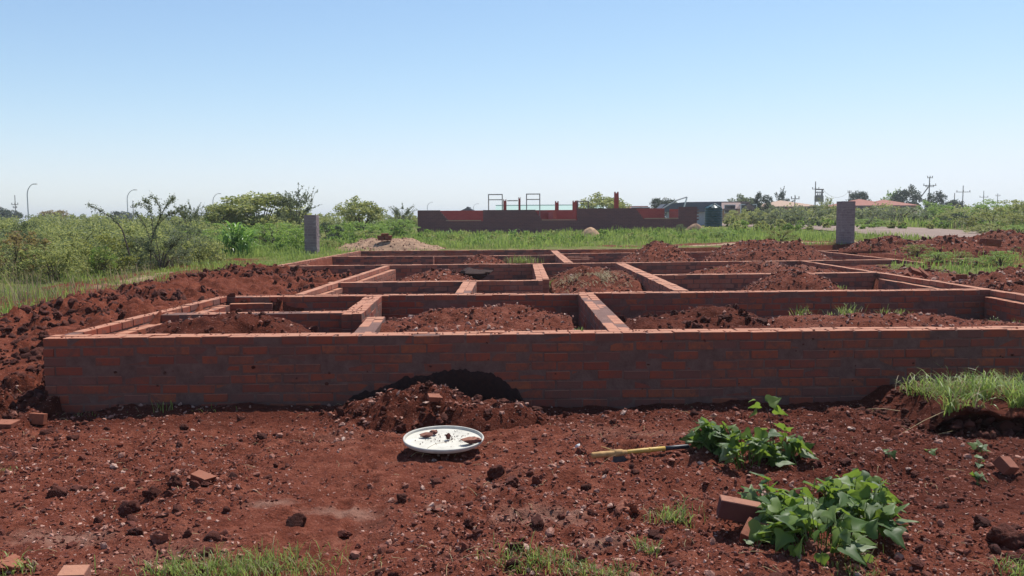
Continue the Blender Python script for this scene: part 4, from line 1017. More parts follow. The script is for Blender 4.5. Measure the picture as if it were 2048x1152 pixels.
# masses of scrub too dense to count
def scrub(name, label, mat, seed, areas):
    r = np.random.default_rng(seed); mb = MB()
    for (px0, px1, D0, D1, py0, py1, n, leaf, cnt) in areas:
        for _ in range(n):
            px = r.uniform(px0, px1); D = D0+(D1-D0)*r.random()**1.3
            if px < 430: D = max(D, 13.2+max(px, 0)*.020+r.random())
            f = (D-D0)/max(1e-6, D1-D0); pyt = py0+(py1-py0)*f+r.normal(0, 3); p = AT(px, 440, D); z0 = Hs(p[0], D)
            h = max(.3, AT(px, pyt, D)[2]-z0); wd = h*r.uniform(1.0, 1.8)
            K = 12; Cc = clumps(r, K, .05)*[wd, wd, h]+[p[0], D, z0]; rad = r.uniform(.12, .3, K)*h
            ci = r.integers(0, K, cnt); v = r.normal(size=(cnt, 3)); v /= np.linalg.norm(v, axis=1, keepdims=True)
            P = Cc[ci]+v*(rad[ci]*r.random(cnt)**.45)[:, None]
            P = P[P[:, 2] > z0]
            leafquads(mb, P, leaf*D/20*r.uniform(.6, 1.3, len(P)), r)
    return tag(mb.build(name, M[mat]), label, 'scrub', kind='stuff')
scrub('scrub', 'olive scrub filling the left thicket', 'lf_olive', 31, [(-60, 420, 15, 34, 494, 438, 110, .055, 520), (-60, 620, 34, 110, 440, 427, 110, .05, 340), (600, 850, 60, 120, 430, 428, 26, .05, 280)])
scrub('scrub', 'grey-green scrub among the left thicket', 'lf_grey', 32, [(-60, 420, 16, 40, 482, 437, 55, .052, 420), (0, 900, 80, 240, 432, 429, 60, .05, 220)])
scrub('scrub', 'fresh green scrub between the thicket and the half-built house', 'lf_green', 33, [(400, 620, 27, 48, 474, 438, 50, .055, 460), (640, 840, 31, 58, 478, 436, 46, .052, 380)])
scrub('scrub', 'olive scrub beyond the road', 'lf_olive', 34, [(1460, 2080, 40, 85, 448, 408, 90, .055, 360), (1450, 2100, 80, 160, 414, 412, 50, .05, 240)])
scrub('scrub', 'fresh green scrub along the far side of the road', 'lf_green', 35, [(1460, 2080, 40, 60, 452, 432, 50, .05, 320)])
scrub('scrub', 'grey-green scrub along the far side of the road', 'lf_grey', 36, [(1500, 2080, 46, 80, 436, 410, 44, .05, 340)])

scrub('leafy_weeds', 'low leafy weeds scattered through the grass before the half-built house', 'lf_green', 37, [(850, 1500, 33, 45, 474, 460, 60, .045, 160)])
scrub('leafy_weeds', 'darker weeds scattered through the grass before the half-built house', 'lf_olive', 38, [(850, 1460, 32, 45, 480, 462, 34, .045, 160)])
# ------------------------------------------------------------------ grass
def blades(mb, P, hgt, wid, r, lean=.5, bend=.6):
    n = len(P); a = r.uniform(0, 2*math.pi, n); d = np.stack([np.cos(a), np.sin(a), np.zeros(n)], 1); s = np.stack([-d[:, 1], d[:, 0], d[:, 2]], 1)
    hgt = np.broadcast_to(hgt, (n,))[:, None]; wid = np.broadcast_to(wid, (n,))[:, None]; ln = (lean*r.random(n))[:, None]; b = (bend*r.random(n))[:, None]
    up = np.array([0, 0, 1.0]); m1 = P+up*hgt*.45+d*hgt*ln*.35; m2 = P+up*hgt*(.85-.2*b)+d*hgt*(ln*.75+.15*b); tp = P+up*hgt*(1-.45*b)+d*hgt*(ln+.45*b)
    V = np.stack([P-s*wid*.5, P+s*wid*.5, m1-s*wid*.45, m1+s*wid*.45, m2-s*wid*.3, m2+s*wid*.3, tp], 1).reshape(-1, 3)
    i = np.arange(n)[:, None]*7
    off = mb.n; mb.add(V, np.concatenate([i+np.array([[0, 1, 3, 2]]), i+np.array([[2, 3, 5, 4]])]))
    mb.L.append((i+np.array([[4, 5, 6]])+off).ravel()); mb.T.append(np.full(n, 3)); return mb
def field(name, label, mat, seed, n, rect, hr, wd, keep=None, clump=1.2, thr=-.2):
    r = np.random.default_rng(seed); x = r.uniform(rect[0], rect[1], n); y = r.uniform(rect[2], rect[3], n)
    k = fbm(x*clump, y*clump, seed, 3) > thr+r.normal(0, .25, n)
    if keep is not None: k &= keep(x, y)
    x, y = x[k], y[k]; z = H(x, y)-.01; big = np.clip(.75+.5*fbm(x*.7, y*.7, seed+3, 2), .35, 1.5)
    h = (hr[0]+(hr[1]-hr[0])*r.random(len(x))**1.6)*big
    return tag(blades(MB(), np.stack([x, y, z], 1), h, wd*(.6+.8*r.random(len(x))), r).build(name, M[mat]), label, 'grass', kind='stuff')
def notsoil(x, y): return soil_mask(x, y) < .4
def offtrack(x, y): return (gauss(x, y, 8.2, 30.2, 4.2, 1.1) < .28) & (np.abs(x-(18.2+.02*(y-30))) > 2.7)
pile = lambda x, y: (np.hypot(x-3.68, y-39) > .8) & (np.hypot(x-9.5, y-43) > .8)
field('grass', 'tall fresh grass in front of the half-built house', 'grass', 41, 34000, (-8, 13, 30.2, 46.8), (.10, .42), .022, lambda x, y: offtrack(x, y) & pile(x, y), .9, -.35)
field('grass', 'short grass behind the rear wall of the foundation', 'grass', 42, 7000, (-9, 14, 28.0, 31.5), (.06, .22), .016, lambda x, y: offtrack(x, y) & notsoil(x, y), 1.2, -.1)
field('grass', 'grass verge between the dug soil and the left thicket', 'grass', 43, 30000, (-10.5, -5.6, 8.5, 27), (.05, .24), .011, lambda x, y: notsoil(x, y), 1.5, -.15)
field('grass', 'grass between the soil ridge and the road', 'grass', 44, 22000, (8.0, 15.6, 13, 46), (.08, .34), .018, lambda x, y: offtrack(x, y) & notsoil(x, y), 1.0, -.25)
field('grass', 'tall grass on the far verge of the road', 'grass', 45, 15000, (20.8, 34, 24, 75), (.2, .6), .03, offtrack, .7, -.4)
field('grass', 'patchy green weeds and grass right of the porch corner', 'grass', 49, 12000, (9.2, 15.0, 12.5, 21.5), (.06, .28), .014, None, .8, -.1)
field('dry_grass', 'straw-coloured grass at the foot of the left thicket', 'grass_dry', 46, 9000, (-13.5, -6.9, 9.5, 20), (.18, .60), .008, notsoil, 1.1, .05)
field('dry_grass', 'straw-coloured grass along the road verge', 'grass_dry', 47, 5000, (20.8, 32, 30, 70), (.2, .6), .02, offtrack, .8, .0)
field('grass', 'green grass between the left pillar and the sand heap', 'grass', 48, 9000, (-12, -4.5, 24, 36), (.12, .42), .018, lambda x, y: notsoil(x, y) & (np.hypot((x+4.6)/2.6, (y-29.5)/1.7) > 1), .9, -.35)

# ------------------------------------------------------------------ thorn tree above the left thicket
r = np.random.default_rng(77); DTn = 19.0; b0 = AT(300, 520, DTn); b0[2] = Hs(b0[0], DTn)
t = thing('thorn_tree', 'sparse dark thorn tree with bare spreading branches on the left skyline', 'tree', b0)
br = [[(300, 500), (306, 470), (318, 440), (330, 415), (350, 390)], [(306, 470), (304, 440), (300, 420), (285, 408), (262, 412)], [(318, 440), (322, 420), (312, 400), (298, 391)],
      [(310, 455), (335, 430), (355, 420), (372, 412)], [(302, 485), (290, 450), (275, 430), (268, 425)], [(330, 415), (338, 405), (345, 399), (347, 396)], [(300, 425), (297, 405), (285, 398)], [(335, 430), (350, 425), (385, 425)]]
tk, lf = MB(), []
for k, bpts in enumerate(br):
    P = np.array([AT(px, py, DTn+(.25*math.sin(k*2.1))*i/4*2) for i, (px, py) in enumerate(bpts)]); u = np.linspace(0, len(P)-1, 18); Q = np.stack([np.interp(u, np.arange(len(P)), P[:, i]) for i in range(3)], 1)
    if k == 0: Q[0] = b0-[0, 0, .05]
    tube(tk, Q, np.linspace(.016 if k == 0 else .008, .003, 18), 6, False)
    for _ in range(240):
        s = r.random()**.7; q = Q[min(17, int(s*17))]; lf.append(q+r.normal(0, .028+.02*(r.random() < .3), 3))
tk.build('trunk', M['bark'], t); fo = MB(); leafquads(fo, np.array(lf), .05*r.uniform(.5, 1.2, len(lf)), r); fo.build('crown', M['lf_grey'], t)
b0 = AT(250, 500, 17.5); b0[2] = Hs(b0[0], 17.5); t = thing('leaning_shrub', 'long leaning thorn branch left of the thorn tree', 'shrub', b0)
P = np.array([AT(px, py, 17.5) for px, py in ((258, 482), (245, 460), (230, 440), (205, 424), (188, 414), (174, 408))]); P[0][2] -= .3
Q = np.stack([np.interp(np.linspace(0, 5, 24), np.arange(6), P[:, i]) for i in range(3)], 1); tube(MB(), Q, np.linspace(.018, .004, 24), 6, False).build('stem', M['bark'], t)
lf = np.array([Q[8+int(r.random()*15)]+r.normal(0, .035, 3) for _ in range(220)]); fo = MB(); leafquads(fo, lf, .05*r.uniform(.5, 1.2, 220), r); fo.build('foliage', M['lf_grey'], t)

# ------------------------------------------------------------------ clumps of broad-leaved grass
def arch_leaf(mb, p, d, L, w, rise, r, seg=6, droop=1.0):
    s = np.array([-d[1], d[0], 0]); V = []
    for i in range(seg+1):
        f = i/seg; c = p+d*L*(f*.55+.25*f*f)+np.array([0, 0, 1.0])*L*(rise*f-droop*.75*f**2.4); ww = w*(.55+.6*f if f < .35 else .76*(1-((f-.35)/.65)**1.6)+.02)
        V += [c-s*ww/2+[0, 0, ww*.18], c+[0, 0, 0], c+s*ww/2+[0, 0, ww*.18]]
    F = []
    for i in range(seg):
        for j in range(2): F.append([i*3+j, i*3+j+1, i*3+j+4, i*3+j+3])
    mb.add(np.array(V), F)
def cane(name, label, px, D, wpx, pyt, n, mat='maize', group='broad-leaved grass clumps', z=None):
    p = AT(px, 440, D); z0 = Hs(p[0], D) if z is None else z; h = AT(px, pyt, D)[2]-z0; wd = wpx/FPX*D
    t = thing(name, label, 'grass clump', (p[0], D, z0), group); r = np.random.default_rng(int(px))
    for k in range(n):
        q = np.array([p[0]+r.normal(0, wd*.16), D+r.normal(0, wd*.16), z0-.02]); hh = h*r.uniform(.45, .85); lean = r.normal(0, .10, 2)
        tp = q+np.array([lean[0]*hh, lean[1]*hh, hh]); tube(MB(), [q, (q+tp)/2, tp], [.012, .010, .006], 5).build('stalk', M[mat], t)
        for j in range(6):
            f = .25+.15*j; a = r.uniform(0, 6.28); mb = MB()
            arch_leaf(mb, q+(tp-q)*min(f, 1), np.array([math.cos(a), math.sin(a), 0]), wd*r.uniform(.38, .6), wd*.075, r.uniform(.7, 1.25), r); mb.build('leaf', M[mat], t)
cane('maize_clump', 'tall glossy maize-like clump on the edge of the left thicket', 474, 24.5, 88, 443, 16)
for px, D, w, py, lab in ((893, 42, 22, 459, 'small broad-leaved weed before the left end of the half-built wall'), (1028, 41, 26, 458, 'small broad-leaved weed below the two tall door frames')):
    cane('maize_seedling', lab, px, D, w, py, 4)
# ------------------------------------------------------------------ rubble on the bare soil
r = np.random.default_rng(5)
def yard_pts(n, y0=3.5, y1=7.2, bias=1.0):
    out = []
    y = y0+(y1-y0)*r.random(n)**bias; x = (r.random(n)*2-1)*(.66*y+.05)
    k = fbm(x*.9+5, y*.9, 77, 2)+r.normal(0, .40, n) > -.55
    x, y = x[k], y[k]; return np.stack([x, y, H(x, y)], 1)
P = yard_pts(62000, bias=1.25); S = .004+.013*r.random(len(P))**2.6
tag(scatter(MB(), P, S, OCT, r, sink=.25).build('gravel', M['crumb']), 'small stones and crumbs strewn over the bare red soil', 'gravel', kind='stuff')
P = yard_pts(2600); S = .011+.022*r.random(len(P))**2.6
tag(scatter(MB(), P, S, TPL1, r, sink=.25).build('stones', M['stone']), 'larger pinkish stones scattered over the bare red soil', 'stones', kind='stuff')
P = yard_pts(520); S = .014+.034*r.random(len(P))**3
tag(scatter(MB(), P, S, TPL2, r, sink=.3).build('soil_clods', M['clod'], smooth=True), 'dark clods of earth scattered over the bare red soil', 'clods', kind='stuff')
n = 9000; y = 6.6+12*r.random(n)**1.3; x = -6.4+3.3*r.random(n); k = (x < house_L(y)-.15) & (fbm(x*.9, y*.9, 71, 2) > -.5); x, y = x[k], y[k]
P = np.stack([x, y, H(x, y)], 1); S = .014+.055*r.random(len(P))**4
tag(scatter(MB(), P, S, TPL2, r, flat=.8, sink=.5).build('soil_clods', M['clod'], smooth=True), 'dark freshly dug clods along the left wall', 'clods', kind='stuff')
n = 1500; y = 8+10*r.random(n); x = 6.9+2.2*r.random(n); P = np.stack([x, y, H(x, y)], 1)
tag(scatter(MB(), P, .012+.05*r.random(n)**3, TPL1, r).build('rubble', M['stone']), 'brick rubble and stones along the right outer wall', 'rubble', kind='stuff')
n = 2600; y = 7.6+19*r.random(n); x = -3+12*r.random(n); k = (x > house_L(y)+.3) & (x < house_R(y)-.3); x, y = x[k], y[k]
tag(scatter(MB(), np.stack([x, y, H(x, y)], 1), .012+.03*r.random(len(x))**2, TPL0, r).build('floor_rubble', M['stone']), 'small stones on the earth floors of the rooms', 'stones', kind='stuff')
# litter of straw and twigs
lit = MB()
for p in yard_pts(420):
    a = r.uniform(0, 6.28); L = .03+.10*r.random()**2; d = np.array([math.cos(a), math.sin(a), 0])*L; h = .008+.012*r.random(); b_ = p+d; b_[2] = Hs(b_[0], b_[1])
    tube(lit, [p+[0, 0, .004], (p+b_)/2+[r.normal(0, .006), r.normal(0, .006), h], b_+[0, 0, .004]], [.0016, .0013, .0008], 4, False)
tag(lit.build('straw_litter', M['straw']), 'bits of dry straw and root strewn over the bare soil', 'straw', kind='stuff')
# single stones and clods that stand out
def lump(name, label, cat, px, py, size, mat, seed, sub=3, flat=.75, rz=0, z=None):
    p = hit(px, py) if z is None else G(px, py, z); V, F = rock(sub, seed, .34); sx, sy, sz = size
    W = (V*np.array([sx, sy, sz])) @ rotz(rz).T
    t = MB().add(W+p+np.array([0, 0, sz*.45]), F).data(name, M[mat], p, smooth=(mat == 'clod'))
    o = bpy.data.objects.new(name, t); C.objects.link(o); o.location = tuple(p); return tag(o, label, cat)
for a in [
    ('soil_clod', 'big dark clod near the right edge, larger one', 'clod', 2013, 1090, (.085, .07, .065), 'clod', 1),
    ('soil_clod', 'dark clod above and left of the biggest right clod', 'clod', 1965, 1056, (.045, .04, .042), 'clod', 2),
    ('soil_clod', 'dark clod right of the white lid, left one of the row', 'clod', 990, 955, (.055, .05, .055), 'clod', 3),
    ('stone', 'reddish rounded stone in the row right of the white lid', 'stone', 1022, 972, (.045, .04, .045), 'clod', 4),
    ('stone', 'pinkish stone at the right end of the row below the lid', 'stone', 1075, 970, (.035, .03, .042), 'stone', 5),
    ('stone', 'pale pink stone just above the row of clods', 'stone', 1062, 948, (.028, .026, .026), 'stone', 25),
    ('stone', 'angular red stone left of the grass tuft in the centre right', 'stone', 1250, 1026, (.075, .055, .05), 'brick_loose', 6),
    ('soil_clod', 'large dark clod in the left foreground', 'clod', 258, 1028, (.058, .05, .055), 'clod', 7),
    ('soil_clod', 'dark clod behind the broken orange brick', 'clod', 349, 976, (.045, .04, .048), 'clod', 8),
    ('soil_clod', 'clod left of the broken orange brick', 'clod', 306, 996, (.045, .04, .04), 'clod', 9),
    ('soil_clod', 'dark clod below the large clod in the left foreground', 'clod', 272, 1072, (.042, .038, .036), 'clod', 10),
    ('stone', 'dark triangular stone left of the pale dusty patch', 'stone', 592, 1054, (.055, .045, .06), 'clod', 11),
    ('stone', 'pinkish stone in the lower left foreground', 'stone', 320, 1086, (.05, .04, .045), 'stone', 12),
    ('stone', 'brown stone on the left, beside a pair of stones', 'stone', 118, 992, (.05, .045, .05), 'clod', 13),
    ('stone', 'red stone at the bottom left corner', 'stone', 22, 1140, (.07, .055, .05), 'brick_loose', 14),
    ('stone', 'light stone left of the worn yellow handle', 'stone', 1160, 908, (.035, .03, .03), 'stone', 15),
    ('stone', 'pale small stone just above the stone left of the handle', 'stone', 1156, 894, (.02, .018, .018), 'petal', 16),
    ('stone', 'smooth grey-pink stone under the front rim of the white lid', 'stone', 889, 920, (.028, .022, .018), 'stone', 17),
    ('stone', 'pale stone under the left rim of the white lid', 'stone', 815, 905, (.03, .025, .024), 'stone', 18),
    ('stone', 'dark red stone left of the dusty patch, below the lid', 'stone', 803, 1003, (.03, .028, .036), 'clod', 19),
    ('stone', 'dark stone beside an orange chip left of the dusty patch', 'stone', 937, 1052, (.036, .03, .034), 'clod', 20),
    ('stone', 'tan stone on the lower left of the dusty patch', 'stone', 687, 1074, (.036, .03, .026), 'stone', 21),
    ('stone', 'pale flat stone below the vine leaves at the right', 'stone', 1835, 1130, (.033, .028, .022), 'stone', 22),
    ('stone', 'dark lump at the right edge of the bottom corner', 'stone', 2030, 1128, (.05, .04, .035), 'clod', 23),
    ('stone', 'black charred lump on the soil heap in the middle room', 'stone', 948, 556, (.34, .22, .16), 'dark_soil', 24, 3, .75, -.3, .46),
]: lump(*a)

# ------------------------------------------------------------------ loose bricks
def loose(label, px, py, rot, size=(.222, .106, .073), z=None, broken=0.0, seed=0, mat='brick_loose', dz=0.0, name='loose_brick'):
    p = (hit(px, py) if z is None else G(px, py, z)).copy(); R = rotz(rot[2]) @ roty(rot[1]) @ rotx(rot[0]); rg = np.random.default_rng(seed)
    V, Fq, Ft = BR[seed % 6]; W = V*np.array(size)
    if broken:                                # snapped end: pull one end back unevenly
        e = W[:, 0] > 0; W[e, 0] -= size[0]*broken*(rg.random(e.sum())); 
    W = W @ R.T; W[:, 2] += -W[:, 2].min()-.008+dz
    mb = MB(); mb.add(W, Fq); mb.L.append(Ft.ravel()); mb.T.append(np.full(len(Ft), 3))
    o = bpy.data.objects.new(name, mb.data(name, M[mat])); C.objects.link(o); o.location = tuple(p); return tag(o, label, 'brick', 'loose bricks')
loose('brick standing on its edge, tilted, beside the large vine', 1478, 1060, (1.70, .17, -.10), seed=1, dz=.045, mat='brick_dark')
loose('broken brick propping up the tilted brick by the large vine', 1508, 1088, (.3, -.5, .9), (.13, .106, .073), broken=.3, seed=2)
loose('half-buried brick at the bottom edge on the left', 149, 1164, (.25, .03, .12), (.12, .08, .06), seed=3, mat='brick_far')
loose('brick lying at the left corner of the front wall', 76, 838, (1.4, .05, -.08), (.13, .09, .055), seed=4)
loose('flat pale brick at the left edge below the dug soil', 10, 852, (0, .05, .1), (.17, .16, .05), seed=5)
loose('jagged orange brick piece in the left foreground', 408, 966, (.1, .2, -.4), (.15, .08, .05), broken=.6, seed=6)
loose('orange brick piece on the soil heap against the front wall', 872, 800, (.2, .1, .3), (.13, .08, .04), z=.235, broken=.6, seed=7)
loose('small orange brick chip behind the white lid', 942, 863, (1.4, 0, .1), (.075, .06, .05), seed=8)
loose('orange half brick at the right edge beyond the vines', 2012, 948, (.6, .2, .5), (.12, .10, .07), broken=.15, seed=9)
loose('upper brick of the rubble pile by the right wall', 1829, 551, (.6, .3, .3), z=.62, seed=10); loose('lower brick of the rubble pile by the right wall', 1845, 556, (.2, .7, -.6), z=.55, seed=11)
loose('brick leaning out of the rubble pile by the right wall', 1816, 556, (.9, -.4, 1.1), z=.53, seed=12)
loose('pale half brick standing upright below the porch', 1923, 559, (1.5, 0, .2), (.15, .1, .12), z=.53, seed=13); loose('dark brick lying right of the upright half brick', 1932, 570, (1.5, 0, -.2), (.2, .1, .09), z=.5, seed=14, mat='plum_brick')
loose('upper brick of the pair on the soil ridge', 1981, 488, (0, .08, .1), (.30, .2, .09), z=1.17, seed=15); loose('lower brick of the pair on the soil ridge', 1984, 493, (.1, .1, -.2), (.26, .2, .09), z=1.08, seed=16)
loose('brick on the heap in the right middle room', 1616, 556, (.2, .25, -.3), z=.60, seed=17)
loose('brick chip on the heap in the rear room right of the steps', 1277, 514, (.8, .5, .4), z=.62, seed=18)

# ------------------------------------------------------------------ white lid
pl, pr, pf, pb = hit(806, 884), hit(968, 882), hit(886, 908), hit(888, 860)
zc = .088; cl = G(887, 880, zc); rad = (G(968, 880, zc)[0]-G(806, 880, zc)[0])/2
t = thing('plastic_lid', 'large round white plastic lid with a raised rim lying on the soil', 'lid', cl)
Rt = rotx(.04) @ roty(.012)
def lidm(prof, name, mat, jag=0.0):
    mb = MB(); lathe(mb, prof, (0, 0, 0), 72, (lambda th, z: 1+jag*np.sin(th*5+1)[None, :]+0*z[:, None])); mb.V = [(v @ Rt.T)+cl for v in mb.V]; return mb.build(name, M[mat], t, True)
lidm([(.001, .0), (rad*.5, .001), (rad*.93, .002), (rad*.945, .003), (rad*.945, -.006), (rad*.5, -.006), (.001, -.006)], 'disc', 'lid', .002)
lidm([(rad*.935, -.012), (rad*.95, .014), (rad*.958, .021), (rad*.985, .022), (rad*.998, .016), (rad*.985, .006), (rad*.965, -.006), (rad*.935, -.012)], 'rim', 'lid_rim', .003)
def onlid(fx, fy): return (Rt @ np.array([fx*rad, fy*rad, .004]))+cl
for k, (fx, fy, s, lab, rz) in enumerate([(-.42, .15, (.055, .022, .02), 'long red clay shard at the left on the white lid', .05), (-.27, .38, (.03, .022, .018), 'small red clay shard behind the long shard on the white lid', .5),
                                        (.12, -.02, (.022, .02, .02), 'round brown pebble in the middle of the white lid', 0), (.66, -.38, (.075, .028, .026), 'red clay shard by the right rim of the white lid', .25)]):
    V, F = rock(2, 200+k, .3); p = onlid(fx, fy); W = (V*np.array(s)) @ rotz(rz).T; W[:, 2] -= W[:, 2].min()+.001
    o = bpy.data.objects.new('clay_shard', MB().add(W, F).data('clay_shard', M['clod' if k == 2 else 'brick_dark'])); C.objects.link(o); o.location = tuple(p); tag(o, lab, 'shard', 'pieces lying on the lid')
P = np.array([onlid(np.clip(r.normal(.0, .38), -.85, .85)*.9, np.clip(r.normal(.12, .3), -.6, .7)) for _ in range(170)]); tag(scatter(MB(), P, (.0015+.005*r.random(170)**2), TPL0, r, sink=.1).build('crumbs', M['clod']), 'soil crumbs sprinkled on the white lid', 'crumbs', kind='stuff')
def straw(name, label, pts, rr=.0022, mat='straw', kind=None):
    P = np.array(pts); m = len(P); u = np.linspace(0, m-1, m*6); Q = np.stack([np.interp(u, np.arange(m), P[:, i]) for i in range(3)], 1)
    for _ in range(3): Q[1:-1] = (Q[:-2]+2*Q[1:-1]+Q[2:])/4
    return tag(tube(MB(), Q, np.linspace(rr, rr*.5, len(Q)), 5).build(name, M[mat]), label, 'stem')
def AP(px, py, base): return AT(px, py, base[1])
b = hit(843, 915); straw('dry_stem', 'dry stem arching over the front rim of the white lid', [b, AP(848, 905, b), AP(858, 894, b), AP(872, 887, b), AP(895, 884, b)])
b = hit(820, 915); straw('dry_stem', 'bent dry stem under the left front of the lid', [b, AP(826, 909, b), AP(834, 904, b), AP(848, 908, b), AP(862, 910, b)])
b = hit(1180, 935); straw('dry_stem', 'thin brown twig leaning left of the worn yellow handle', [b, AP(1176, 915, b), AP(1168, 895, b), AP(1152, 872, b), AP(1137, 855, b)], .003, 'bark')
b = hit(1197, 938); straw('dry_stem', 'curved dry stem in front of the tool head', [b, AP(1205, 925, b), AP(1218, 915, b), AP(1232, 910, b)])
b = hit(700, 835); straw('dry_stem', 'arched stem in front of the dark arch, left side', [b, AP(690, 818, b), AP(698, 806, b), AP(704, 812, b)], .002)
b = hit(1730, 1135); straw('dry_stem', 'dry stalk right of the large vine', [b, AP(1742, 1110, b), AP(1755, 1085, b)], .003)

# ------------------------------------------------------------------ hoe with a yellow handle
h0, h1 = hit(1183, 925), hit(1378, 906); h0[2] += .05; h1[2] += .05
t = thing('hoe', 'old hoe with worn yellow handle, black grip and wooden head lying on the soil', 'hoe', hit(1240, 935))
ax = h1-h0; P = lambda f: h0+ax*f
tube(MB(), [P(0), P(.01), P(.10), P(.20), P(.30), P(.36)], [.016, .021, .022, .022, .019, .016], 14).build('wooden_shaft', M['toolwood'], t, True)
tube(MB(), [P(.35), P(.37), P(.5), P(.62), P(.75), P(.752)], [.012, .0155, .0165, .0165, .0165, .012], 14).build('yellow_sleeve', M['yellow'], t, True)
tube(MB(), [P(.58), P(.585), P(.60), P(.605)], [.0165, .0185, .0185, .0165], 14).build('sleeve_ring', M['yellow'], t, True)
tube(MB(), [P(.745), P(.75), P(.86), P(.985), P(1.0)], [.012, .0165, .0155, .0150, .010], 14).build('grip', M['blackgrip'], t, True)
tube(MB(), [P(.23), P(.235), P(.30), P(.32)], [.022, .0255, .0255, .021], 14).build('collar', M['toolwood'], t, True)
e = P(.26); dx = ax/np.linalg.norm(ax); dn = np.array([.10, -.30, -.95]); dn /= np.linalg.norm(dn); sd = np.cross(dn, dx)
def bl(u, v, w): return e+dx*u+dn*v+sd*w
V = [bl(-.03, .01, -.006), bl(.035, .01, -.006), bl(.10, .10, -.003), bl(-.05, .10, -.003), bl(-.03, .01, .006), bl(.035, .01, .006), bl(.10, .10, .003), bl(-.05, .10, .003)]
MB().add(np.array(V), BOXF).build('blade', M['blade'], t)
b = P(.235)+np.array([0, .0, .02]); tube(MB(), [P(.23)+[0, 0, .018], P(.10)+[0, .03, .05]], [.007, .004], 6).build('wedge', M['toolwood'], t)

# ------------------------------------------------------------------ vines with lobed leaves
def leaf_mesh(seed):
    """a three-lobed, folded vine leaf one unit long, growing along +x from the stalk"""
    rg = np.random.default_rng(seed)
    half = [(0, 0), (-.10, .20), (-.02, .40), (.16, .50), (.30, .40), (.42, .27), (.62, .20), (.82, .09), (1.0, 0)]
    V = []; n = len(half)
    mid = [(0, 0), (.0, 0), (.08, 0), (.2, 0), (.32, 0), (.45, 0), (.62, 0), (.82, 0), (1.0, 0)]
    fold = rg.uniform(.15, .45); droop = rg.uniform(.1, .5)
    def z(x, y): return fold*abs(y)*.8-droop*x*x*.6+.05*math.sin(7*x+seed)*abs(y)*2-.25*y*y
    for x, y in mid: V.append((x, 0, z(x, 0)))
    for sgn in (1, -1):
        for x, y in half:
            V.append((x*.5+mid[half.index((x, y))][0]*.5, sgn*y*.5, z(x*.8, y*.5)+.03))
    for sgn in (1, -1):
        for x, y in half: V.append((x+rg.normal(0, .015), sgn*y*(1+rg.normal(0, .05)), z(x, y)))
    F = []
    for i in range(n-1):
        m, a, b, c, d = i, n+i, 2*n+i, 3*n+i, 4*n+i
        F += [[m, m+1, a+1, a], [a, a+1, c+1, c], [m+1, m, b, b+1], [b+1, b, d, d+1]]
    mb = MB().add(np.array(V), F); return mb.data('leaf', M['sweet'], None, True)
LEAF = [leaf_mesh(s) for s in range(7)]
def vine(label, outline, nleaf, seed, hmax, lsz=(.06, .115), group='sweet potato vines'):
    """outline: (px, py, rx, ry) ellipses on the ground that the clump covers"""
    rg = np.random.default_rng(seed); cs = [hit(a[0], a[1]) for a in outline]; c0 = np.mean(cs, 0)
    t = thing('vine', label, 'plant', (c0[0], c0[1], Hs(c0[0], c0[1])), group); o0 = ORG[t]; stems = MB()
    for k in range(nleaf):
        j = rg.integers(len(outline)); e = outline[j]; a = rg.uniform(0, 6.28); q = math.sqrt(rg.random()); gp = cs[j]+np.array([math.cos(a)*q*e[2], math.sin(a)*q*e[3], 0])
        z = Hs(gp[0], gp[1]); hh = hmax*(1-.65*q*q)*rg.uniform(.35, 1.0); p = np.array([gp[0]+rg.normal(0, .02), gp[1]+rg.normal(0, .02), z+hh])
        out = np.array([math.cos(a)*e[2], math.sin(a)*e[3]])*q+rg.normal(0, .10, 2); az = math.atan2(out[1], out[0])+rg.normal(0, .6)
        o = bpy.data.objects.new('leaf', LEAF[rg.integers(7)]); C.objects.link(o); o.parent = t; o.location = tuple(p-o0)
        s = rg.uniform(*lsz); o.scale = (s, s, s); o.rotation_euler = (rg.normal(0, .55), rg.normal(.25, .55), az)
        b = cs[j]+(gp-cs[j])*.6; b[2] = Hs(b[0], b[1])-.01; tube(stems, [b, (b+p)/2+[0, 0, .02], p], [.0028, .0022, .0018], 5, False)
    tag(stems.build('stems', M['sweet'], t), kind='stuff')
    return t
vine('upper vine clump with grey-green lobed leaves at the end of the hoe', [(1440, 912, .16, .09), (1500, 930, .20, .11), (1560, 925, .17, .10), (1412, 902, .09, .07)], 210, 1, .27, (.045, .125))
vine('large leafy vine clump beside the tilted brick', [(1535, 1045, .16, .10), (1620, 1050, .26, .16), (1700, 1030, .26, .18), (1640, 1090, .24, .14), (1740, 1065, .15, .15), (1705, 1012, .20, .10), (1570, 1080, .14, .12)], 330, 2, .25, (.045, .13))
b = hit(1545, 895); t = thing('seedling', 'single upright seedling with heart-shaped leaves against the front wall', 'plant', b)
tube(MB(), [b, AP(1545, 860, b), AP(1538, 835, b), AP(1532, 815, b)], [.004, .0035, .003, .002], 6).build('stem', M['bark'], t)
for px, py, s, rot in ((1537, 806, .12, (.9, -.3, .3)), (1548, 820, .10, (-1.0, .2, -.2)), (1520, 812, .085, (.8, .1, 2.6)), (1514, 822, .08, (1.0, .5, 3.4)), (1556, 850, .085, (-.6, .3, -.1)), (1510, 800, .05, (.4, .2, 2.8))):
    p = AP(px, py, b); o = bpy.data.objects.new('leaf', LEAF[int(px) % 7]); C.objects.link(o); o.parent = t; o.location = tuple(p-b); o.scale = (s, s, s); o.rotation_euler = rot
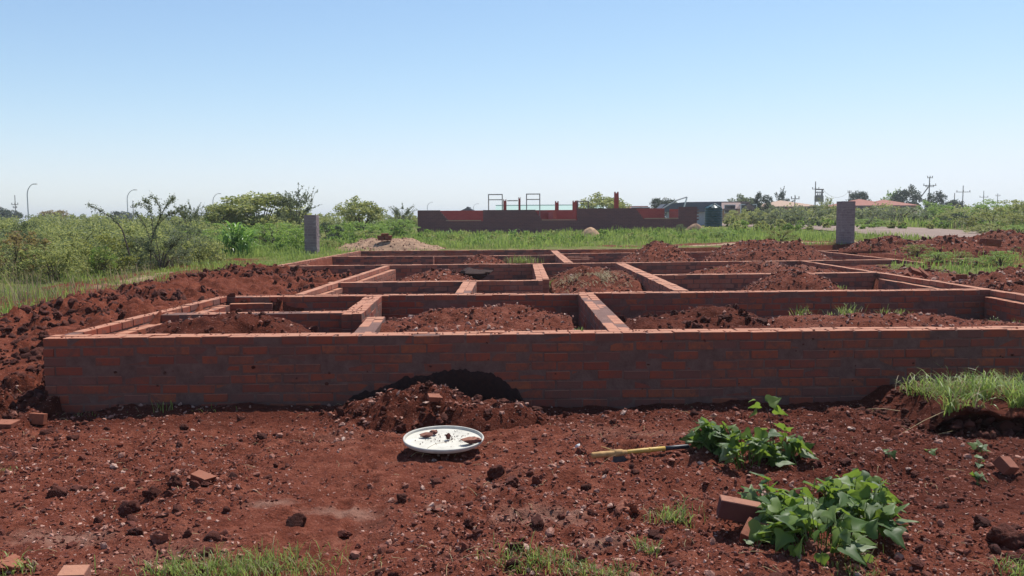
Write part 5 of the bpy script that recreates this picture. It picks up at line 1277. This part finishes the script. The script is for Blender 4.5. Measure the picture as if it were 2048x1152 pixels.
for k, (px, py, n, lab) in enumerate([(1855, 908, 3, 'tiny two-leaved seedling below the grassy bank'), (1962, 905, 6, 'small seedling right of the two-leaved seedling'), (1958, 935, 4, 'seedling above the lone low seedling on the right'), (1955, 972, 5, 'lowest seedling on the right cloddy soil'),
                                      (1780, 918, 3, 'flat pale seedling left of the two-leaved seedling'), (1512, 1100, 5, 'seedling in front of the broken brick'), (1605, 1082, 3, 'pale seedling at the front foot of the large vine')]):
    b = hit(px, py); rg = np.random.default_rng(900+k); t = thing('seedling', lab, 'plant', b, 'seedlings in the soil'); mb = MB()
    for j in range(n):
        a = rg.uniform(0, 6.28); p = b+np.array([math.cos(a)*.03, math.sin(a)*.03, rg.uniform(.02, .06)]); tube(mb, [b-[0, 0, .01], p], .0018, 4, False)
        o = bpy.data.objects.new('leaf', LEAF[rg.integers(7)]); C.objects.link(o); o.parent = t; o.location = tuple(p-b); s = rg.uniform(.04, .065); o.scale = (s, s, s); o.rotation_euler = (rg.normal(0, .4), rg.normal(0, .4), a)
    mb.build('stem', M['sweet'], t)

# ------------------------------------------------------------------ grass tufts and weeds
def tuft(label, px, py, n, rx, ry, h, w, mat='grass', lean=.9, z=None, bend=.9, name='grass_tuft', group='grass tufts'):
    b = hit(px, py) if z is None else G(px, py, z); rg = np.random.default_rng(int(px*3+py)); t = thing(name, label, 'grass', b, group)
    P = np.stack([b[0]+rg.normal(0, rx*.5, n), b[1]+rg.normal(0, ry*.5, n), np.zeros(n)], 1)
    P[:, 2] = H(P[:, 0], P[:, 1])-.005 if z is None else b[2]-.01
    g = int(n*.72)
    tag(blades(MB(), P[:g], h*rg.uniform(.35, 1.0, g), w*rg.uniform(.6, 1.3, g), rg, lean, bend).build('blades', M[mat], t), kind='stuff')
    tag(blades(MB(), P[g:], h*rg.uniform(.3, .8, n-g), w*rg.uniform(.6, 1.2, n-g), rg, lean*1.3, bend).build('dry_blades', M['grass_dry'], t), kind='stuff')
tuft('wide grass tuft along the bottom edge on the left', 490, 1145, 900, .42, .15, .11, .0045)
tuft('yellowish grass tuft at the bottom, left of the wide tuft', 360, 1150, 240, .16, .08, .09, .004)
tuft('weedy grass tuft along the bottom edge in the centre', 1060, 1128, 280, .20, .12, .10, .005)
tuft('grass tuft on the bottom edge right of the weedy tuft', 1190, 1148, 320, .22, .10, .08, .0045)
tuft('spiky grass tuft between the dusty patch and the tilted brick', 1350, 1046, 130, .13, .08, .13, .006)
tuft('small bright green weed below the spiky tuft', 1298, 1108, 60, .07, .06, .10, .007)
tuft('grass tuft in front of the large vine', 1700, 1112, 120, .12, .07, .07, .004)
tuft('thin grass at the bottom right of the large vine', 1715, 1150, 90, .14, .06, .06, .004)
tuft('green grass in the bottom right corner', 2040, 1150, 130, .12, .10, .10, .006)
tuft('grass blades in the bottom left corner', 20, 1150, 60, .12, .08, .10, .007)
tuft('feathery pale leaf at the left edge of the soil', 12, 942, 40, .10, .05, .04, .006)
tuft('few blades against the front wall on the left', 330, 822, 16, .10, .04, .17, .007, lean=.5)
tuft('short blades at the foot of the front wall, left of the heap', 410, 822, 12, .20, .04, .07, .005)
tuft('sprouts at the left corner foot of the front wall', 160, 832, 24, .2, .05, .06, .005)
# the thick grass on the bank at the right edge
bz = .27; bc = np.array([4.05, 6.55, bz]); t = thing('grass_tuft', 'thick fresh green grass overhanging the soil bank at the right edge', 'grass', bc, 'grass tufts'); rg = np.random.default_rng(3)
n = 5200; P = np.stack([3.30+1.7*rg.random(n), 6.12+.9*rg.random(n)**1.5, np.full(n, .0)], 1); P[:, 2] = .235*ss(3.05, 3.40, P[:, 0])
P = P[fbm(P[:, 0]*3, P[:, 1]*3, 15, 3)+rg.normal(0, .2, n)+.5*ss(3.1, 3.7, P[:, 0]) > .05]; n = len(P)
tag(blades(MB(), P, (.03+.17*rg.random(n)**2.4), .0075*rg.uniform(.5, 1.4, n), rg, 1.3, 1.2).build('blades', M['grass'], t), kind='stuff')
tag(blades(MB(), P[::5]+rg.normal(0, .02, P[::5].shape)*[1, 1, 0], (.05+.14*rg.random(len(P[::5]))), .005, rg, 1.8, 1.2).build('dry_blades', M['grass_dry'], t), kind='stuff')
for k in range(16):
    c = np.array([rg.uniform(3.2, 4.9), rg.uniform(6.15, 6.6), 0]); q = c+rg.normal(0, .035, (45, 3))*[1, 1, 0]; q[:, 2] = .23*ss(3.05, 3.40, q[:, 0])
    tag(blades(MB(), q, .10+.18*rg.random(45), .008*rg.uniform(.6, 1.4, 45), rg, 1.0, 1.2).build('tussock', M['grass'], t), kind='stuff')
for k in range(90):
    a = rg.uniform(2.2, 6.0); mb = MB(); p = np.array([3.45+1.2*rg.random(), 6.25+.5*rg.random(), .22]); arch_leaf(mb, p, np.array([math.cos(a), math.sin(a), 0]), rg.uniform(.14, .36), .013, rg.uniform(.3, 1.7), rg); mb.build('leaf', M['maize'], t)
for px0, py0, px1, py1 in ((1890, 822, 1805, 866), (1850, 880, 1905, 862), (1800, 822, 1735, 818)):
    p0, p1 = AT(px0, py0, 6.15), AT(px1, py1, 6.0); tube(MB(), [p0, (p0+p1)/2+[0, 0, .01], p1], [.003, .0025, .0015], 5).build('root', M['straw'], t)
for lab, px, py, n, rx, h, z in [
    ('spiky grass weed at the back of the right front room, leftmost', 1605, 637, 60, .14, .20, .40), ('feathery green weed standing in the right front room', 1698, 636, 90, .12, .24, .40),
    ('small weed between the spiky and the feathery weed', 1662, 636, 18, .06, .14, .40), ('thin weed right of the feathery weed', 1765, 632, 20, .06, .18, .44), ('spreading weed right of the thin weed', 1795, 632, 60, .16, .14, .44),
    ('weed in the dark corner of the right front room', 1985, 655, 60, .14, .16, .28), ('weed at the right edge inside the right front room', 2036, 655, 50, .12, .15, .28),
    ('grass clump on the soil of the rear left room', 1042, 525, 260, .40, .26, .52), ('low weeds beside the small rear heap', 908, 524, 90, .35, .18, .44),
    ('seedling before the rear left wall', 718, 530, 14, .08, .30, .40), ('sprig in the middle front room beside the party wall', 1160, 664, 26, .07, .07, .60),
    ('weed in the small room before the middle cross wall', 1056, 588, 60, .16, .16, .36), ('weed on the dead grass heap, left side', 1105, 575, 120, .16, .22, .40), ('weed in front of the dead grass heap', 1212, 582, 80, .15, .16, .42),
    ('weed by the right middle soil heap', 1680, 578, 40, .12, .12, .42), ('sprig at the right end of the low littered heap', 1432, 548, 50, .2, .16, .50),
]: tuft(lab, px, py, n, rx, rx*.7, h, .010, z=z, lean=.6, name='weed', group='weeds inside the foundation')
for lab, px, D, w, py, mat in [('leafy weeds on the long soil ridge, upper left', 1838, 21.0, 62, 484, 'lf_yellow'), ('bright weeds below the soil ridge, left of the corner pier', 1878, 19.3, 72, 499, 'lf_green'),
    ('dense weeds right of the corner pier', 1955, 18.2, 76, 512, 'lf_green'), ('tall weeds on the right soil ridge', 2005, 18, 70, 496, 'lf_green'), ('weeds on the bank at the right edge', 2040, 14.5, 60, 530, 'lf_olive'), ('weeds at the top of the ridge under the pair of bricks', 2020, 24, 76, 470, 'lf_green'),
    ('weeds between the taller pillar and the soil ridge', 1770, 25, 50, 484, 'lf_olive'), ('weeds at the far right of the soil ridge', 2046, 21, 60, 490, 'lf_olive'), ('weeds in front of the ridge left of the pair of bricks', 1925, 20, 46, 500, 'lf_yellow'),
    ('yellowish weeds on the weedy bank behind the right wall', 1985, 13.5, 60, 562, 'lf_yellow')]:
    plant('weed', lab, 'weed', px, D, w, py, mat, 'c', 'weeds on the soil ridges')
# dead grass on the heap in the narrow middle room
rg = np.random.default_rng(12); n = 900; x = rg.normal(1.45, .30, n); y = rg.normal(15.0, .55, n); hz = .22+.44*np.clip(1-((x-1.5)/1.05)**2-((y-15.2)/2.3)**2, 0, 1)**.7
tag(blades(MB(), np.stack([x, y, hz], 1), .03+.07*rg.random(n), .012, rg, 4.0, 1.2).build('dead_grass', M['grass_dry']), 'mat of dead bleached grass on the heap in the narrow room', 'grass', kind='stuff')

# ------------------------------------------------------------------ thin dry-season haze
hz = MB(); box(hz, (0, 1500, 12.0), (11000, 9000, 30.0)); hzo = hz.build('haze', None)
hm = bpy.data.materials.new('thin_haze'); hm.use_nodes = True; hn = hm.node_tree; hn.nodes.clear()
ho = hn.nodes.new('ShaderNodeOutputMaterial'); hv = hn.nodes.new('ShaderNodeVolumePrincipled'); hv.inputs['Density'].default_value = HAZE; hv.inputs['Color'].default_value = (.93, .96, 1, 1); hv.inputs['Anisotropy'].default_value = .3
hn.links.new(hv.outputs[0], ho.inputs['Volume']); hzo.data.materials.clear(); hzo.data.materials.append(hm); tag(hzo, kind='stuff')
